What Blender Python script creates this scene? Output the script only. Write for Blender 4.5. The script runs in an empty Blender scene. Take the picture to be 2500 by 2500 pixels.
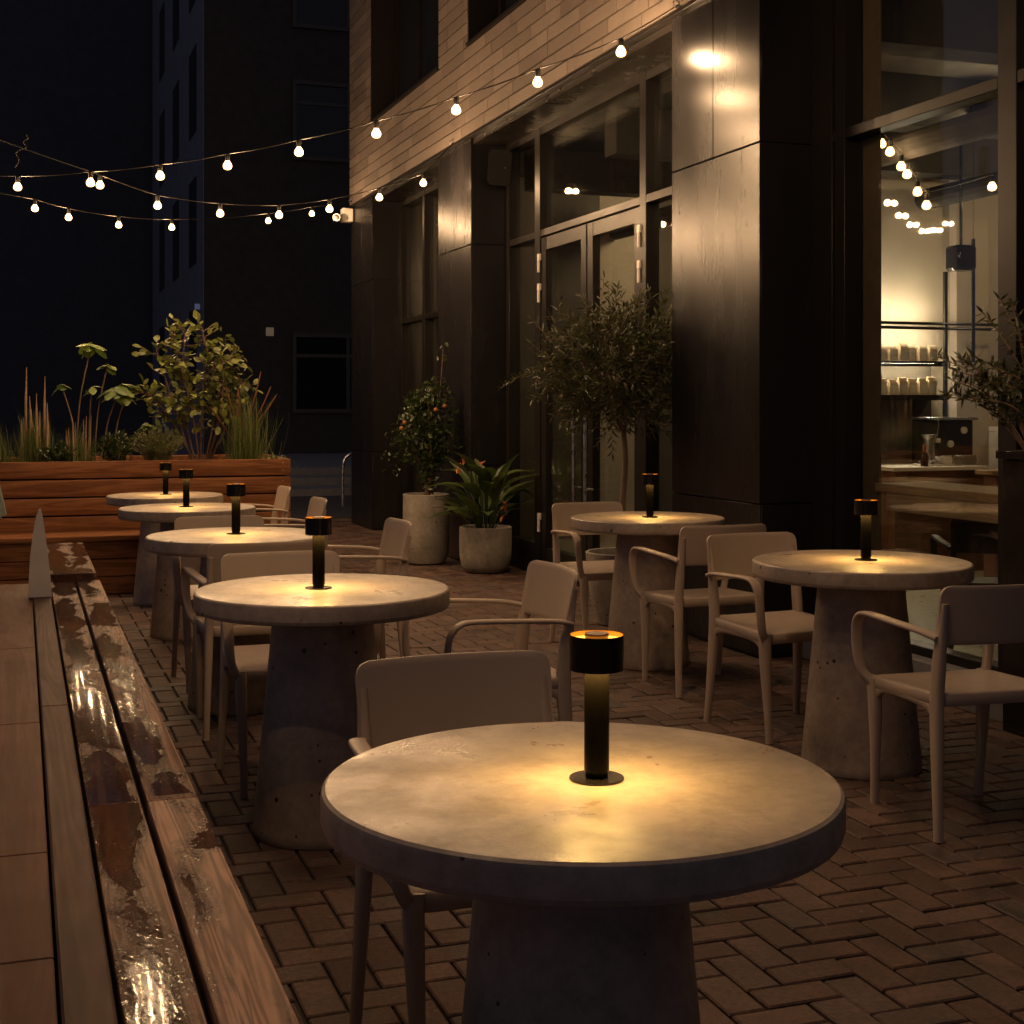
import bpy, bmesh, math, random
from mathutils import Vector, Matrix
random.seed(7)
PI = math.pi
sc = bpy.context.scene
C = sc.collection

# ------------------------------------------------------------------ camera, world, exposure
YAW = math.atan(1200 / 3415)
cam = bpy.data.cameras.new('camera')
cam.sensor_width = 36; cam.lens = 36 * 3415 / 2500
cam.shift_y = -(1250 - 987) / 2500
cam.clip_start = .05; cam.clip_end = 400
co = bpy.data.objects.new('camera', cam); C.objects.link(co)
co.location = (0, 0, 1.322); co.rotation_euler = (PI / 2, 0, -YAW)
sc.camera = co

w = bpy.data.worlds.new("World"); sc.world = w; w.use_nodes = True
bg = w.node_tree.nodes['Background']
bg.inputs[0].default_value = (.72, .68, .88, 1)      # late dusk: only a faint blue light is left in the sky
bg.inputs[1].default_value = .046
sc.view_settings.view_transform = 'Standard'; sc.view_settings.look = 'None'
sc.view_settings.exposure = .85; sc.view_settings.gamma = 1
sc.cycles.sample_clamp_indirect = 3.0
sc.cycles.max_bounces = 8; sc.cycles.transparent_max_bounces = 16
sc.cycles.caustics_reflective = False; sc.cycles.caustics_refractive = False
BULB = 400; LAMP = 175

# ------------------------------------------------------------------ helpers
def smoothstep(a, b, x):
    t = max(0, min(1, (x - a) / (b - a))); return t * t * (3 - 2 * t)
def gz(y):                       # the paving falls a few centimetres towards the planter
    return -.0145 * max(0, min(y, 10) - 6.2)

def tag(o, label=None, cat=None, group=None, kind=None):
    if label: o['label'] = label
    if cat: o['category'] = cat
    if group: o['group'] = group
    if kind: o['kind'] = kind
    return o
def empty(name, loc=(0, 0, 0), rz=0, **k):
    o = bpy.data.objects.new(name, None); C.objects.link(o)
    o.location = loc; o.rotation_euler = (0, 0, rz); o.empty_display_size = .1
    return tag(o, **k)
def link(name, bm, mats, parent=None, sharp=40, smooth=True, loc=None, **k):
    me = bpy.data.meshes.new(name)
    bm.to_mesh(me); bm.free()
    if not isinstance(mats, (list, tuple)): mats = [mats]
    for m in mats: me.materials.append(m)
    if smooth:
        me.polygons.foreach_set('use_smooth', [True] * len(me.polygons))
        me.set_sharp_from_angle(angle=math.radians(sharp))
    o = bpy.data.objects.new(name, me); C.objects.link(o)
    if parent: o.parent = parent
    if loc: o.location = loc
    return tag(o, **k)
def copy_tree(o, parent=None):
    c = o.copy(); C.objects.link(c)
    if parent: c.parent = parent
    for ch in list(o.children): copy_tree(ch, c)
    return c
def box(bm, lo, hi, bev=0, mi=0, seg=1):
    vs = [bm.verts.new((x, y, z)) for x in (lo[0], hi[0]) for y in (lo[1], hi[1]) for z in (lo[2], hi[2])]
    fs = [bm.faces.new([vs[i] for i in q]) for q in ((0,1,3,2),(4,6,7,5),(0,4,5,1),(2,3,7,6),(0,2,6,4),(1,5,7,3))]
    for f in fs: f.material_index = mi
    if bev:
        es = set(e for f in fs for e in f.edges)
        bmesh.ops.bevel(bm, geom=list(es), offset=bev, segments=seg, affect='EDGES', profile=.5)
    return vs
def B(): return bmesh.new()
def lathe(bm, prof, n=48, c=(0, 0, 0), mi=0, cap0=True, cap1=True):
    rings = []
    for r, z in prof:
        rings.append([bm.verts.new((c[0] + r * math.cos(2*PI*i/n), c[1] + r * math.sin(2*PI*i/n), c[2] + z)) for i in range(n)])
    for a, b in zip(rings, rings[1:]):
        for i in range(n):
            f = bm.faces.new((a[i], a[(i+1) % n], b[(i+1) % n], b[i])); f.material_index = mi
    if cap0: bm.faces.new(rings[0][::-1]).material_index = mi
    if cap1: bm.faces.new(rings[-1]).material_index = mi
def cyl(bm, p0, p1, r0, r1=None, n=10, mi=0):
    tube(bm, [Vector(p0), Vector(p1)], [r0, r1 if r1 is not None else r0], n, mi)
def tube(bm, pts, rads, n=8, mi=0, ref=None, flat=None, caps=True):
    """sweep; rads: float or list; flat: (a,b) superellipse half sizes along side / normal"""
    pts = [Vector(p) for p in pts]
    if not isinstance(rads, (list, tuple)): rads = [rads] * len(pts)
    rings = []; prev = None
    for i, p in enumerate(pts):
        t = (pts[min(i+1, len(pts)-1)] - pts[max(i-1, 0)])
        t = t.normalized() if t.length > 1e-9 else Vector((0, 0, 1))
        if ref is not None: s = Vector(ref)
        elif prev is not None: s = prev
        else: s = Vector((0, 0, 1)) if abs(t.z) < .9 else Vector((1, 0, 0))
        s = (s - t * s.dot(t))
        s = s.normalized() if s.length > 1e-6 else t.orthogonal().normalized()
        prev = s; u = t.cross(s)
        ring = []
        for k in range(n):
            a = 2 * PI * k / n
            ca, sa = math.cos(a), math.sin(a)
            if flat:
                A, Bb = flat[i] if isinstance(flat, list) else flat
                e = .55
                x = math.copysign(abs(ca) ** e, ca) * A; y = math.copysign(abs(sa) ** e, sa) * Bb
            else: x, y = ca * rads[i], sa * rads[i]
            ring.append(bm.verts.new(p + s * x + u * y))
        rings.append(ring)
    for a, b in zip(rings, rings[1:]):
        for k in range(n):
            bm.faces.new((a[k], a[(k+1) % n], b[(k+1) % n], b[k])).material_index = mi
    if caps:
        bm.faces.new(rings[0][::-1]).material_index = mi; bm.faces.new(rings[-1]).material_index = mi
def spline(pts, n=6):
    pts = [Vector(p) for p in pts]; out = []
    for i in range(len(pts) - 1):
        p0, p1, p2, p3 = pts[max(i-1, 0)], pts[i], pts[i+1], pts[min(i+2, len(pts)-1)]
        for k in range(n):
            t = k / n
            out.append(.5 * ((2*p1) + (p2-p0)*t + (2*p0-5*p1+4*p2-p3)*t*t + (3*p1-p0-3*p2+p3)*t**3))
    out.append(pts[-1]); return out
def fixn(bm): bmesh.ops.recalc_face_normals(bm, faces=bm.faces[:])

# ------------------------------------------------------------------ materials
def newmat(name):
    m = bpy.data.materials.new(name); m.use_nodes = True
    nt = m.node_tree; p = nt.nodes['Principled BSDF']
    return m, nt, p
def N(nt, t, **k):
    n = nt.nodes.new('ShaderNode' + t)
    for a, b in k.items(): setattr(n, a, b)
    return n
def ramp(nt, fac, stops):
    r = N(nt, 'ValToRGB'); nt.links.new(fac, r.inputs[0]); e = r.color_ramp.elements
    while len(e) < len(stops): e.new(.5)
    for i, (p, c) in enumerate(stops):
        e[i].position = p; e[i].color = (*c, 1) if len(c) == 3 else c
    return r.outputs[0]
def g(v): return (v, v, v)
def coords(nt, scale=(1, 1, 1), kind='Object'):
    tc = N(nt, 'TexCoord'); mp = N(nt, 'Mapping'); mp.inputs['Scale'].default_value = scale
    nt.links.new(tc.outputs[kind], mp.inputs[0]); return mp.outputs[0]
def noise(nt, vec, scale, detail=4, rough=.55, dist=0):
    n = N(nt, 'TexNoise'); n.inputs['Scale'].default_value = scale; n.inputs['Detail'].default_value = detail
    n.inputs['Roughness'].default_value = rough; n.inputs['Distortion'].default_value = dist
    if vec is not None: nt.links.new(vec, n.inputs['Vector'])
    return n.outputs['Fac']
def bump(nt, p, h, strength, dist=.01):
    b = N(nt, 'Bump'); b.inputs['Strength'].default_value = strength; b.inputs['Distance'].default_value = dist
    nt.links.new(h, b.inputs['Height']); nt.links.new(b.outputs[0], p.inputs['Normal']); return b
def math_(nt, op, a, b=None):
    n = N(nt, 'Math', operation=op)
    for i, v in enumerate((a, b)):
        if v is None: continue
        if isinstance(v, (int, float)): n.inputs[i].default_value = v
        else: nt.links.new(v, n.inputs[i])
    return n.outputs[0]
def mixc(nt, fac, a, b, bt='MIX'):
    n = N(nt, 'Mix', data_type='RGBA', blend_type=bt)
    for i, v in ((0, fac), (6, a), (7, b)):
        if isinstance(v, (int, float)): n.inputs[i].default_value = v
        elif isinstance(v, tuple): n.inputs[i].default_value = (*v, 1)
        else: nt.links.new(v, n.inputs[i])
    return n.outputs[2]
def plain(name, col, rough=.5, metal=0, var=.15, scale=8, bs=.15, rvar=.1, stretch=(1, 1, 1), spec=.5):
    m, nt, p = newmat(name)
    v = coords(nt, stretch); f = noise(nt, v, scale, 5)
    lo = tuple(max(0, c * (1 - var)) for c in col); hi = tuple(c * (1 + var) for c in col)
    nt.links.new(ramp(nt, f, [(.3, lo), (.7, hi)]), p.inputs['Base Color'])
    f2 = noise(nt, v, scale * 3, 4)
    nt.links.new(ramp(nt, f2, [(.3, g(max(0, rough - rvar))), (.7, g(rough + rvar))]), p.inputs['Roughness'])
    p.inputs['Metallic'].default_value = metal; p.inputs['Specular IOR Level'].default_value = spec
    if bs: bump(nt, p, noise(nt, v, scale * 12, 3), bs, .002)
    return m
def emit(name, col, s, base=(0, 0, 0)):
    m, nt, p = newmat(name)
    p.inputs['Base Color'].default_value = (*base, 1)
    p.inputs['Emission Color'].default_value = (*col, 1); p.inputs['Emission Strength'].default_value = s
    return m

def m_concrete(name='concrete', col=(.36, .285, .225), rough=.38):
    m, nt, p = newmat(name)
    oi = N(nt, 'ObjectInfo'); v0 = coords(nt)
    add = N(nt, 'VectorMath', operation='ADD'); nt.links.new(v0, add.inputs[0]); nt.links.new(oi.outputs['Location'], add.inputs[1])
    v = add.outputs[0]
    big = noise(nt, v, 3.6, 6, .62, .3); fine = noise(nt, v, 30, 6, .75)
    c1 = ramp(nt, big, [(.24, tuple(c * .52 for c in col)), (.5, col), (.72, tuple(min(1, c * 1.3) for c in col))])
    c2 = ramp(nt, fine, [(.3, g(.6)), (.6, g(1.0))])
    c3 = mixc(nt, .8, c1, c2, 'MULTIPLY')
    vo = N(nt, 'TexVoronoi', feature='F1'); vo.inputs['Scale'].default_value = 26; vo.inputs['Randomness'].default_value = 1
    nt.links.new(v, vo.inputs['Vector'])
    vr = N(nt, 'TexVoronoi', feature='F1'); vr.inputs['Scale'].default_value = 26; nt.links.new(v, vr.inputs['Vector'])
    sep = N(nt, 'SeparateColor'); nt.links.new(vr.outputs['Color'], sep.inputs[0])
    rad = math_(nt, 'MULTIPLY', math_(nt, 'POWER', sep.outputs[0], 4), .22)
    tcn = N(nt, 'TexCoord'); sn = N(nt, 'SeparateXYZ'); nt.links.new(tcn.outputs['Normal'], sn.inputs[0])
    side = math_(nt, 'SUBTRACT', 1, math_(nt, 'GREATER_THAN', sn.outputs[2], .6))
    pit = math_(nt, 'MULTIPLY', math_(nt, 'LESS_THAN', vo.outputs['Distance'], rad), math_(nt, 'ADD', math_(nt, 'MULTIPLY', side, 1.0), .0))
    c4 = mixc(nt, pit, c3, tuple(c * .12 for c in col))
    nt.links.new(c4, p.inputs['Base Color'])
    rr = noise(nt, v, 7, 6, .7, .4)
    nt.links.new(ramp(nt, rr, [(.3, g(rough - .16)), (.65, g(rough + .16))]), p.inputs['Roughness'])
    h = math_(nt, 'SUBTRACT', math_(nt, 'ADD', math_(nt, 'MULTIPLY', fine, .5), math_(nt, 'MULTIPLY', noise(nt, v, 130, 4, .7), .35)), math_(nt, 'MULTIPLY', pit, 1.5))
    bump(nt, p, h, .28, .003)
    return m

def m_wood(name, dark, light, along='Y', rough=.5, wet=False, bs=.3, grain=1.0, random_attr=True):
    m, nt, p = newmat(name)
    st = {'Y': (9, .55, 9), 'X': (.55, 9, 9), 'Z': (9, 9, .55)}[along]
    tc = N(nt, 'TexCoord')
    at = N(nt, 'Attribute', attribute_name='rnd')
    sh = N(nt, 'VectorMath', operation='MULTIPLY_ADD'); nt.links.new(at.outputs['Vector'], sh.inputs[0])
    sh.inputs[1].default_value = (7, 7, 7); nt.links.new(tc.outputs['Object'], sh.inputs[2])
    mp = N(nt, 'Mapping'); mp.inputs['Scale'].default_value = st; nt.links.new(sh.outputs[0], mp.inputs[0])
    v = mp.outputs[0]
    n1 = noise(nt, v, 1.1, 3, .5, 1.2)
    rings = N(nt, 'Math', operation='SINE'); nt.links.new(math_(nt, 'MULTIPLY', n1, 62 * grain), rings.inputs[0])
    rg = math_(nt, 'MULTIPLY_ADD', rings.outputs[0], .5); rg.node.inputs[2].default_value = .5
    fib = noise(nt, v, 9, 6, .75, .3)
    fac = math_(nt, 'ADD', math_(nt, 'MULTIPLY', rg, .42), math_(nt, 'MULTIPLY', fib, .72))
    col = ramp(nt, fac, [(.22, dark), (.8, light)])
    tint = ramp(nt, at.outputs['Fac'], [(0, g(.72)), (1, g(1.15))])
    col = mixc(nt, 1, col, tint, 'MULTIPLY')
    big = noise(nt, sh.outputs[0], 5, 4, .6)
    col = mixc(nt, .6, col, ramp(nt, big, [(.3, g(.7)), (.7, g(1.1))]), 'MULTIPLY')
    rgh = ramp(nt, fib, [(.3, g(rough - .08)), (.7, g(rough + .12))])
    hgt = math_(nt, 'ADD', math_(nt, 'MULTIPLY', rg, .3), fib)
    if wet:
        s = N(nt, 'SeparateXYZ'); nt.links.new(tc.outputs['Object'], s.inputs[0])
        mw = N(nt, 'Mapping'); mw.inputs['Scale'].default_value = (1.9, .62, 1); nt.links.new(tc.outputs['Object'], mw.inputs[0])
        wn = noise(nt, mw.outputs[0], 3.4, 5, .6, .7)
        # the rain has pooled on the far boards and along the middle of the inner board
        cx = math_(nt, 'ABSOLUTE', math_(nt, 'SUBTRACT', s.outputs[0], .185))
        inner = math_(nt, 'SUBTRACT', 1, math_(nt, 'MINIMUM', math_(nt, 'DIVIDE', cx, .075), 1))
        cx2 = math_(nt, 'ABSOLUTE', math_(nt, 'SUBTRACT', s.outputs[0], .305))
        outer = math_(nt, 'SUBTRACT', 1, math_(nt, 'MINIMUM', math_(nt, 'DIVIDE', cx2, .07), 1))
        far = math_(nt, 'GREATER_THAN', s.outputs[1], 3.2)
        bias = math_(nt, 'ADD', math_(nt, 'MULTIPLY', inner, .22), math_(nt, 'MULTIPLY', math_(nt, 'MULTIPLY', outer, far), .2))
        field = math_(nt, 'ADD', wn, bias)
        wm = ramp(nt, field, [(.60, g(0)), (.622, g(1))])
        edge = ramp(nt, field, [(.50, g(0)), (.60, g(1)), (.68, g(0))])
        mv = N(nt, 'Mapping'); mv.inputs['Scale'].default_value = (1.3, .8, 1); nt.links.new(tc.outputs['Object'], mv.inputs[0])
        dn = noise(nt, mv.outputs[0], 130, 4, .7, .6)
        drops = ramp(nt, dn, [(.50, g(0)), (.56, g(1))])
        dm = math_(nt, 'MULTIPLY', drops, edge)
        wetall = math_(nt, 'MAXIMUM', wm, dm)
        wetcol = mixc(nt, 1, col, (.30, .21, .165), 'MULTIPLY')
        damp = ramp(nt, field, [(.50, g(1)), (.60, g(.55))]); col = mixc(nt, 1, col, damp, 'MULTIPLY')
        col = mixc(nt, wetall, col, wetcol)
        rgh = mixc(nt, wetall, rgh, g(.11))
        flat_ = mixc(nt, wm, hgt, g(.9))
        near = ramp(nt, noise(nt, mw.outputs[0], 2.2, 2), [(.44, g(0)), (.54, g(1))])
        sp = math_(nt, 'ADD', math_(nt, 'MULTIPLY', noise(nt, mv.outputs[0], 120, 4, .7, 1.0), .92), math_(nt, 'MULTIPLY', near, .12))
        inn = math_(nt, 'MULTIPLY', ramp(nt, sp, [(.55, g(0)), (.62, g(1))]), wm)
        hsum = math_(nt, 'ADD', math_(nt, 'MULTIPLY', flat_, .35), math_(nt, 'ADD', math_(nt, 'MULTIPLY', dm, 1.4), math_(nt, 'ADD', math_(nt, 'MULTIPLY', wm, .6), math_(nt, 'MULTIPLY', inn, 1.6))))
        bump(nt, p, hsum, .6, .004)
    else:
        bump(nt, p, hgt, bs, .002)
    nt.links.new(col, p.inputs['Base Color']); nt.links.new(rgh, p.inputs['Roughness'])
    if wet: nt.links.new(math_(nt, 'MULTIPLY_ADD', wetall, .22), p.inputs['Specular IOR Level']); p.inputs['Specular IOR Level'].links[0].from_node.inputs[2].default_value = .15
    else: p.inputs['Specular IOR Level'].default_value = .15
    return m

def m_paver():
    m, nt, p = newmat('clay_paver')
    v = coords(nt); at = N(nt, 'Attribute', attribute_name='rnd')
    base = ramp(nt, at.outputs['Fac'], [(0, (.078, .045, .033)), (.35, (.115, .067, .048)), (.7, (.148, .090, .067)), (1, (.10, .071, .059))])
    d = noise(nt, v, 5, 6, .65, .5); f = noise(nt, v, 55, 5, .75)
    c = mixc(nt, .85, base, ramp(nt, d, [(.30, g(.38)), (.66, g(1.35))]), 'MULTIPLY')
    c = mixc(nt, .7, c, ramp(nt, f, [(.32, g(.5)), (.68, g(1.3))]), 'MULTIPLY')
    sp = noise(nt, v, 19, 3, .6)
    c = mixc(nt, math_(nt, 'MULTIPLY', ramp(nt, sp, [(.68, g(0)), (.76, g(1))]), .5), c, (.3, .25, .2))
    nt.links.new(c, p.inputs['Base Color'])
    nt.links.new(ramp(nt, d, [(.3, g(.5)), (.65, g(.8))]), p.inputs['Roughness']); p.inputs['Specular IOR Level'].default_value = .3
    bump(nt, p, math_(nt, 'ADD', f, math_(nt, 'MULTIPLY', noise(nt, v, 180, 3), .5)), .8, .005)
    return m

def m_panel():      # brushed dark bronze metal panels
    m, nt, p = newmat('bronze_panel')
    v = coords(nt, (60, 60, 1.2)); f = noise(nt, v, 1.0, 5, .6); v2 = coords(nt)
    big = noise(nt, coords(nt, (2.5, 2.5, .7)), 1.4, 5, .6)
    nt.links.new(ramp(nt, big, [(.3, (.014, .0128, .0135)), (.7, (.020, .018, .0185))]), p.inputs['Base Color'])
    p.inputs['Metallic'].default_value = .1; p.inputs['Specular IOR Level'].default_value = .2
    rr = math_(nt, 'ADD', math_(nt, 'MULTIPLY', f, .03), math_(nt, 'MULTIPLY', big, .14))
    nt.links.new(math_(nt, 'ADD', rr, .18), p.inputs['Roughness'])
    h = math_(nt, 'ADD', math_(nt, 'MULTIPLY', f, .05), math_(nt, 'MULTIPLY', noise(nt, v2, 2, 2), .5))
    bump(nt, p, h, .015, .004)
    return m

def m_glass():
    m, nt, p = newmat('window_glass'); nt.nodes.remove(p)
    out = nt.nodes['Material Output']
    tr = N(nt, 'BsdfTransparent'); tr.inputs[0].default_value = (.96, .965, .95, 1)
    gl = N(nt, 'BsdfGlossy'); gl.inputs['Roughness'].default_value = .012
    lw = N(nt, 'LayerWeight'); lw.inputs[0].default_value = .5
    x = math_(nt, 'POWER', lw.outputs['Facing'], 5)
    fr = math_(nt, 'ADD', math_(nt, 'MULTIPLY', x, .9), .045)
    v = coords(nt); n = noise(nt, v, 1.3, 2)
    b = N(nt, 'Bump'); b.inputs['Strength'].default_value = .05; b.inputs['Distance'].default_value = .02
    nt.links.new(n, b.inputs['Height']); nt.links.new(b.outputs[0], gl.inputs['Normal'])
    # a film of dust and old rain drops
    df = N(nt, 'BsdfDiffuse'); df.inputs[0].default_value = (.4, .36, .3, 1)
    dust = math_(nt, 'MULTIPLY', ramp(nt, noise(nt, coords(nt, (1, 3, .7)), 6, 8, .8), [(.45, g(0)), (.8, g(1))]), .012)
    mx0 = N(nt, 'MixShader'); nt.links.new(dust, mx0.inputs[0]); nt.links.new(tr.outputs[0], mx0.inputs[1]); nt.links.new(df.outputs[0], mx0.inputs[2])
    mx = N(nt, 'MixShader'); nt.links.new(fr, mx.inputs[0]); nt.links.new(mx0.outputs[0], mx.inputs[1]); nt.links.new(gl.outputs[0], mx.inputs[2])
    nt.links.new(mx.outputs[0], out.inputs[0])
    return m

def m_leaf(name, c1, c2, rough=.42):
    m, nt, p = newmat(name)
    at = N(nt, 'Attribute', attribute_name='rnd')
    f = noise(nt, coords(nt), 30, 3)
    c = ramp(nt, at.outputs['Fac'], [(0, c1), (.8, c2), (1, tuple(min(1, x * 1.35) for x in c2))])
    c = mixc(nt, .5, c, ramp(nt, f, [(.3, g(.7)), (.7, g(1.15))]), 'MULTIPLY')
    nt.links.new(c, p.inputs['Base Color']); p.inputs['Roughness'].default_value = rough
    tl = N(nt, 'BsdfTranslucent'); nt.links.new(c, tl.inputs[0])
    mx = N(nt, 'MixShader'); mx.inputs[0].default_value = .25
    nt.links.new(p.outputs[0], mx.inputs[1]); nt.links.new(tl.outputs[0], mx.inputs[2])
    nt.links.new(mx.outputs[0], nt.nodes['Material Output'].inputs[0])
    return m

M = {}
M['concrete'] = m_concrete()
M['potstone'] = m_concrete('pot_stone', (.36, .32, .26), .62)
M['chair'] = plain('taupe_resin', (.44, .345, .265), .5, var=.05, scale=6, bs=.12, rvar=.05, spec=.3)
M['chair_dark'] = plain('dark_resin', (.02, .018, .016), .5, var=.1)
M['black'] = plain('black_enamel', (.010, .008, .007), .16, var=.2, rvar=.05, bs=.03)
M['stem'] = plain('black_stem', (.003, .0025, .002), .14, var=.2, rvar=.03, bs=.0, spec=.08)
M['brass'] = plain('warm_metal', (.75, .42, .14), .35, metal=.8, var=.1, bs=0)
M['cap'] = plain('bronze_cap', (.16, .09, .05), .35, metal=.6, bs=.05)
M['paver'] = m_paver()
M['sand'] = plain('joint_sand', (.035, .026, .02), .95, scale=40, bs=.5)
M['bench'] = m_wood('weathered_wood', (.110, .055, .037), (.40, .235, .160), 'Y', .62, wet=True)
M['deck'] = m_wood('brown_board', (.125, .058, .034), (.20, .095, .058), 'Y', .65, bs=.1, grain=.4)
M['plankdark'] = m_wood('greyed_board', (.085, .048, .033), (.155, .09, .062), 'Y', .65, bs=.15, grain=.5)
M['planter'] = m_wood('oiled_cedar', (.15, .056, .022), (.31, .132, .056), 'X', .42, bs=.15, grain=.5)
M['void'] = plain('dark_gap', (.006, .005, .004), .9, bs=0)
M['panel'] = m_panel()
M['frame'] = plain('dark_frame', (.014, .012, .011), .34, metal=.0, spec=.16, var=.05, scale=3, rvar=.03, bs=.0)
M['glass'] = m_glass()
M['tile'] = None
M['soffit'] = plain('soffit_metal', (.022, .018, .016), .3, metal=.2, spec=.3, scale=2, rvar=.05, bs=0)
M['cream'] = plain('cream_plaster', (.50, .43, .35), .8, var=.08, scale=3, bs=.2)
M['darkwall'] = plain('dark_plaster', (.10, .085, .065), .7, var=.15, scale=3)
M['ceil'] = plain('grey_ceiling', (.045, .038, .032), .8, var=.2, scale=2)
M['intfloor'] = plain('pale_floor', (.34, .33, .24), .35, var=.1, scale=3)
M['walnut'] = m_wood('walnut', (.09, .04, .02), (.22, .11, .055), 'X', .4)
M['oak'] = m_wood('oak_ledge', (.3, .2, .12), (.5, .36, .22), 'Y', .45)
M['bulb'] = emit('bulb_light', (1, .61, .31), BULB * 1.9, (.8, .8, .8))
M['reflbulb'] = emit('reflection_bulb_light', (1, .66, .36), 45, (.8, .8, .8))  # dim glow of the bulbs that imitate window reflections
m, nt, p = newmat('amber_bulb_glass'); nt.nodes.remove(p)
tr = N(nt, 'BsdfTransparent'); em = N(nt, 'Emission'); em.inputs[0].default_value = (1, .56, .2, 1); em.inputs[1].default_value = 2.2
ad = N(nt, 'AddShader'); nt.links.new(tr.outputs[0], ad.inputs[0]); nt.links.new(em.outputs[0], ad.inputs[1]); nt.links.new(ad.outputs[0], nt.nodes['Material Output'].inputs[0])
M['bulbglass'] = m
M['lamp'] = emit('lamp_light', (1, .60, .17), LAMP, (.8, .7, .5))
M['lamptop'] = emit('lamp_top_light', (1, .47, .055), 1.5, (.8, .6, .3))
M['cable'] = plain('black_cable', (.010, .009, .008), .6, bs=0, spec=.15)
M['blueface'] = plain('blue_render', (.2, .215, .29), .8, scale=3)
M['nightwall'] = plain('dark_render', (.03, .028, .032), .8, scale=2)
M['nightglass'] = plain('dark_window', (.012, .014, .018), .08, bs=0)
M['nightframe'] = plain('grey_window_frame', (.04, .04, .045), .6)
M['asphalt'] = plain('street_asphalt', (.05, .048, .05), .8, var=.3, scale=30, bs=.5)
M['kerb'] = plain('kerb_stone', (.16, .16, .17), .8, scale=12, bs=.4)
M['steel'] = plain('brushed_steel', (.5, .5, .52), .3, metal=1, var=.05)
M['white'] = plain('white_plastic', (.75, .7, .62), .45, var=.05, bs=.03)
M['offwhite'] = plain('off_white_panel', (.5, .46, .42), .6, var=.06)
M['soil'] = plain('potting_soil', (.03, .02, .013), .95, scale=60, bs=1)
M['bark'] = plain('brown_bark', (.17, .11, .065), .8, var=.3, scale=25, bs=.8, stretch=(1, 1, .3))
M['stemred'] = plain('reddish_stem', (.12, .065, .04), .7, var=.3, scale=30)
M['olive'] = m_leaf('olive_leaf', (.022, .027, .011), (.09, .098, .036))
M['shrubleaf'] = m_leaf('yellow_green_leaf', (.07, .095, .022), (.22, .24, .055))
M['bigleaf'] = m_leaf('broad_leaf', (.05, .10, .02), (.16, .22, .04))
M['darkleaf'] = m_leaf('dark_leaf', (.02, .035, .012), (.06, .085, .022), .3)
M['canna'] = m_leaf('glossy_leaf', (.032, .055, .014), (.09, .125, .03), .35)
M['fruit'] = plain('dull_orange_fruit', (.28, .10, .02), .5)
M['grass'] = m_leaf('grass_blade', (.05, .075, .022), (.17, .20, .06))
M['straw'] = m_leaf('dry_straw', (.45, .3, .18), (.65, .46, .29), .7)
M['rust'] = m_leaf('rust_stem', (.2, .08, .03), (.42, .2, .09), .7)
M['orange'] = m_leaf('orange_petal', (.35, .07, .015), (.55, .2, .05), .5)
M['cloth'] = plain('pale_cloth', (.22, .27, .24), .9, var=.15, scale=20)
M['paper'] = plain('paper_bag', (.7, .58, .42), .7, var=.1)
M['warmglow'] = emit('shelf_strip_light', (1, .82, .56), 100)
M['tubeglow'] = emit('tube_light', (1, .9, .68), 9)
M['dimglow'] = emit('dim_lamp_glow', (1, .75, .45), .045)
M['blueglow'] = emit('cold_lamp_glow', (.5, .6, 1), .05)
M['redpart'] = plain('red_brown', (.12, .05, .03), .5)

def set_rnd(bm, faces, val=None):
    L = bm.loops.layers.float_color.get('rnd') or bm.loops.layers.float_color.new('rnd')
    r = random.random() if val is None else val
    col = (r, random.random() if val is None else (r * 7.3) % 1, (r * 13.7) % 1, 1)
    for f in faces:
        for l in f.loops: l[L] = (r, r, r, 1)
def rbox(bm, lo, hi, bev=0, mi=0, seg=1):
    if bm.loops.layers.float_color.get('rnd') is None: bm.loops.layers.float_color.new('rnd')
    n = len(bm.faces); box(bm, lo, hi, bev, mi, seg); bm.faces.ensure_lookup_table()
    # bevel may delete and recreate: tag faces whose centre lies inside the box
    r = random.random(); L = bm.loops.layers.float_color['rnd']
    for f in bm.faces:
        if f.tag: continue
        f.tag = True
        for l in f.loops: l[L] = (r, r, r, 1)

# ------------------------------------------------------------------ ground
bm = B()
ys = [-3, 6.2, 8, 10, 17]
prev = None
for y in ys:
    row = [bm.verts.new((x, y, gz(y) - .012)) for x in (-4, 12)]
    if prev: bm.faces.new((prev[0], prev[1], row[1], row[0]))
    prev = row
link('paving_bed', bm, M['sand'], smooth=False, kind='structure')
# herringbone clay pavers
PW = .0965; GAP = .0035
verts = []; faces = []; rn = []
def paver(x0, y0, x1, y1):
    b = .004; z = gz((y0 + y1) / 2) + random.gauss(0, .0011); tx = random.gauss(0, .006); ty = random.gauss(0, .006)
    x0 += GAP + random.uniform(0, .0012); y0 += GAP + random.uniform(0, .0012); x1 -= GAP + random.uniform(0, .0012); y1 -= GAP + random.uniform(0, .0012)
    cx, cy = (x0 + x1) / 2, (y0 + y1) / 2
    i = len(verts)
    for (px, py, dz) in ((x0, y0, -.03), (x1, y0, -.03), (x1, y1, -.03), (x0, y1, -.03), (x0, y0, -b), (x1, y0, -b), (x1, y1, -b), (x0, y1, -b),
                         (x0 + b, y0 + b, 0), (x1 - b, y0 + b, 0), (x1 - b, y1 - b, 0), (x0 + b, y1 - b, 0)):
        verts.append((px, py, z + dz + (tx * (px - cx) + ty * (py - cy)) * (dz > -.02)))
    fs = [(i+8, i+9, i+10, i+11)]
    for k in range(4):
        k2 = (k + 1) % 4
        fs += [(i+k, i+k2, i+4+k2, i+4+k), (i+4+k, i+4+k2, i+8+k2, i+8+k)]
    faces.extend(fs); r = random.random(); rn.extend([r] * sum(len(q) for q in fs))
X0, X1, Y0, Y1 = .1, 4.05, .6, 16.5
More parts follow.
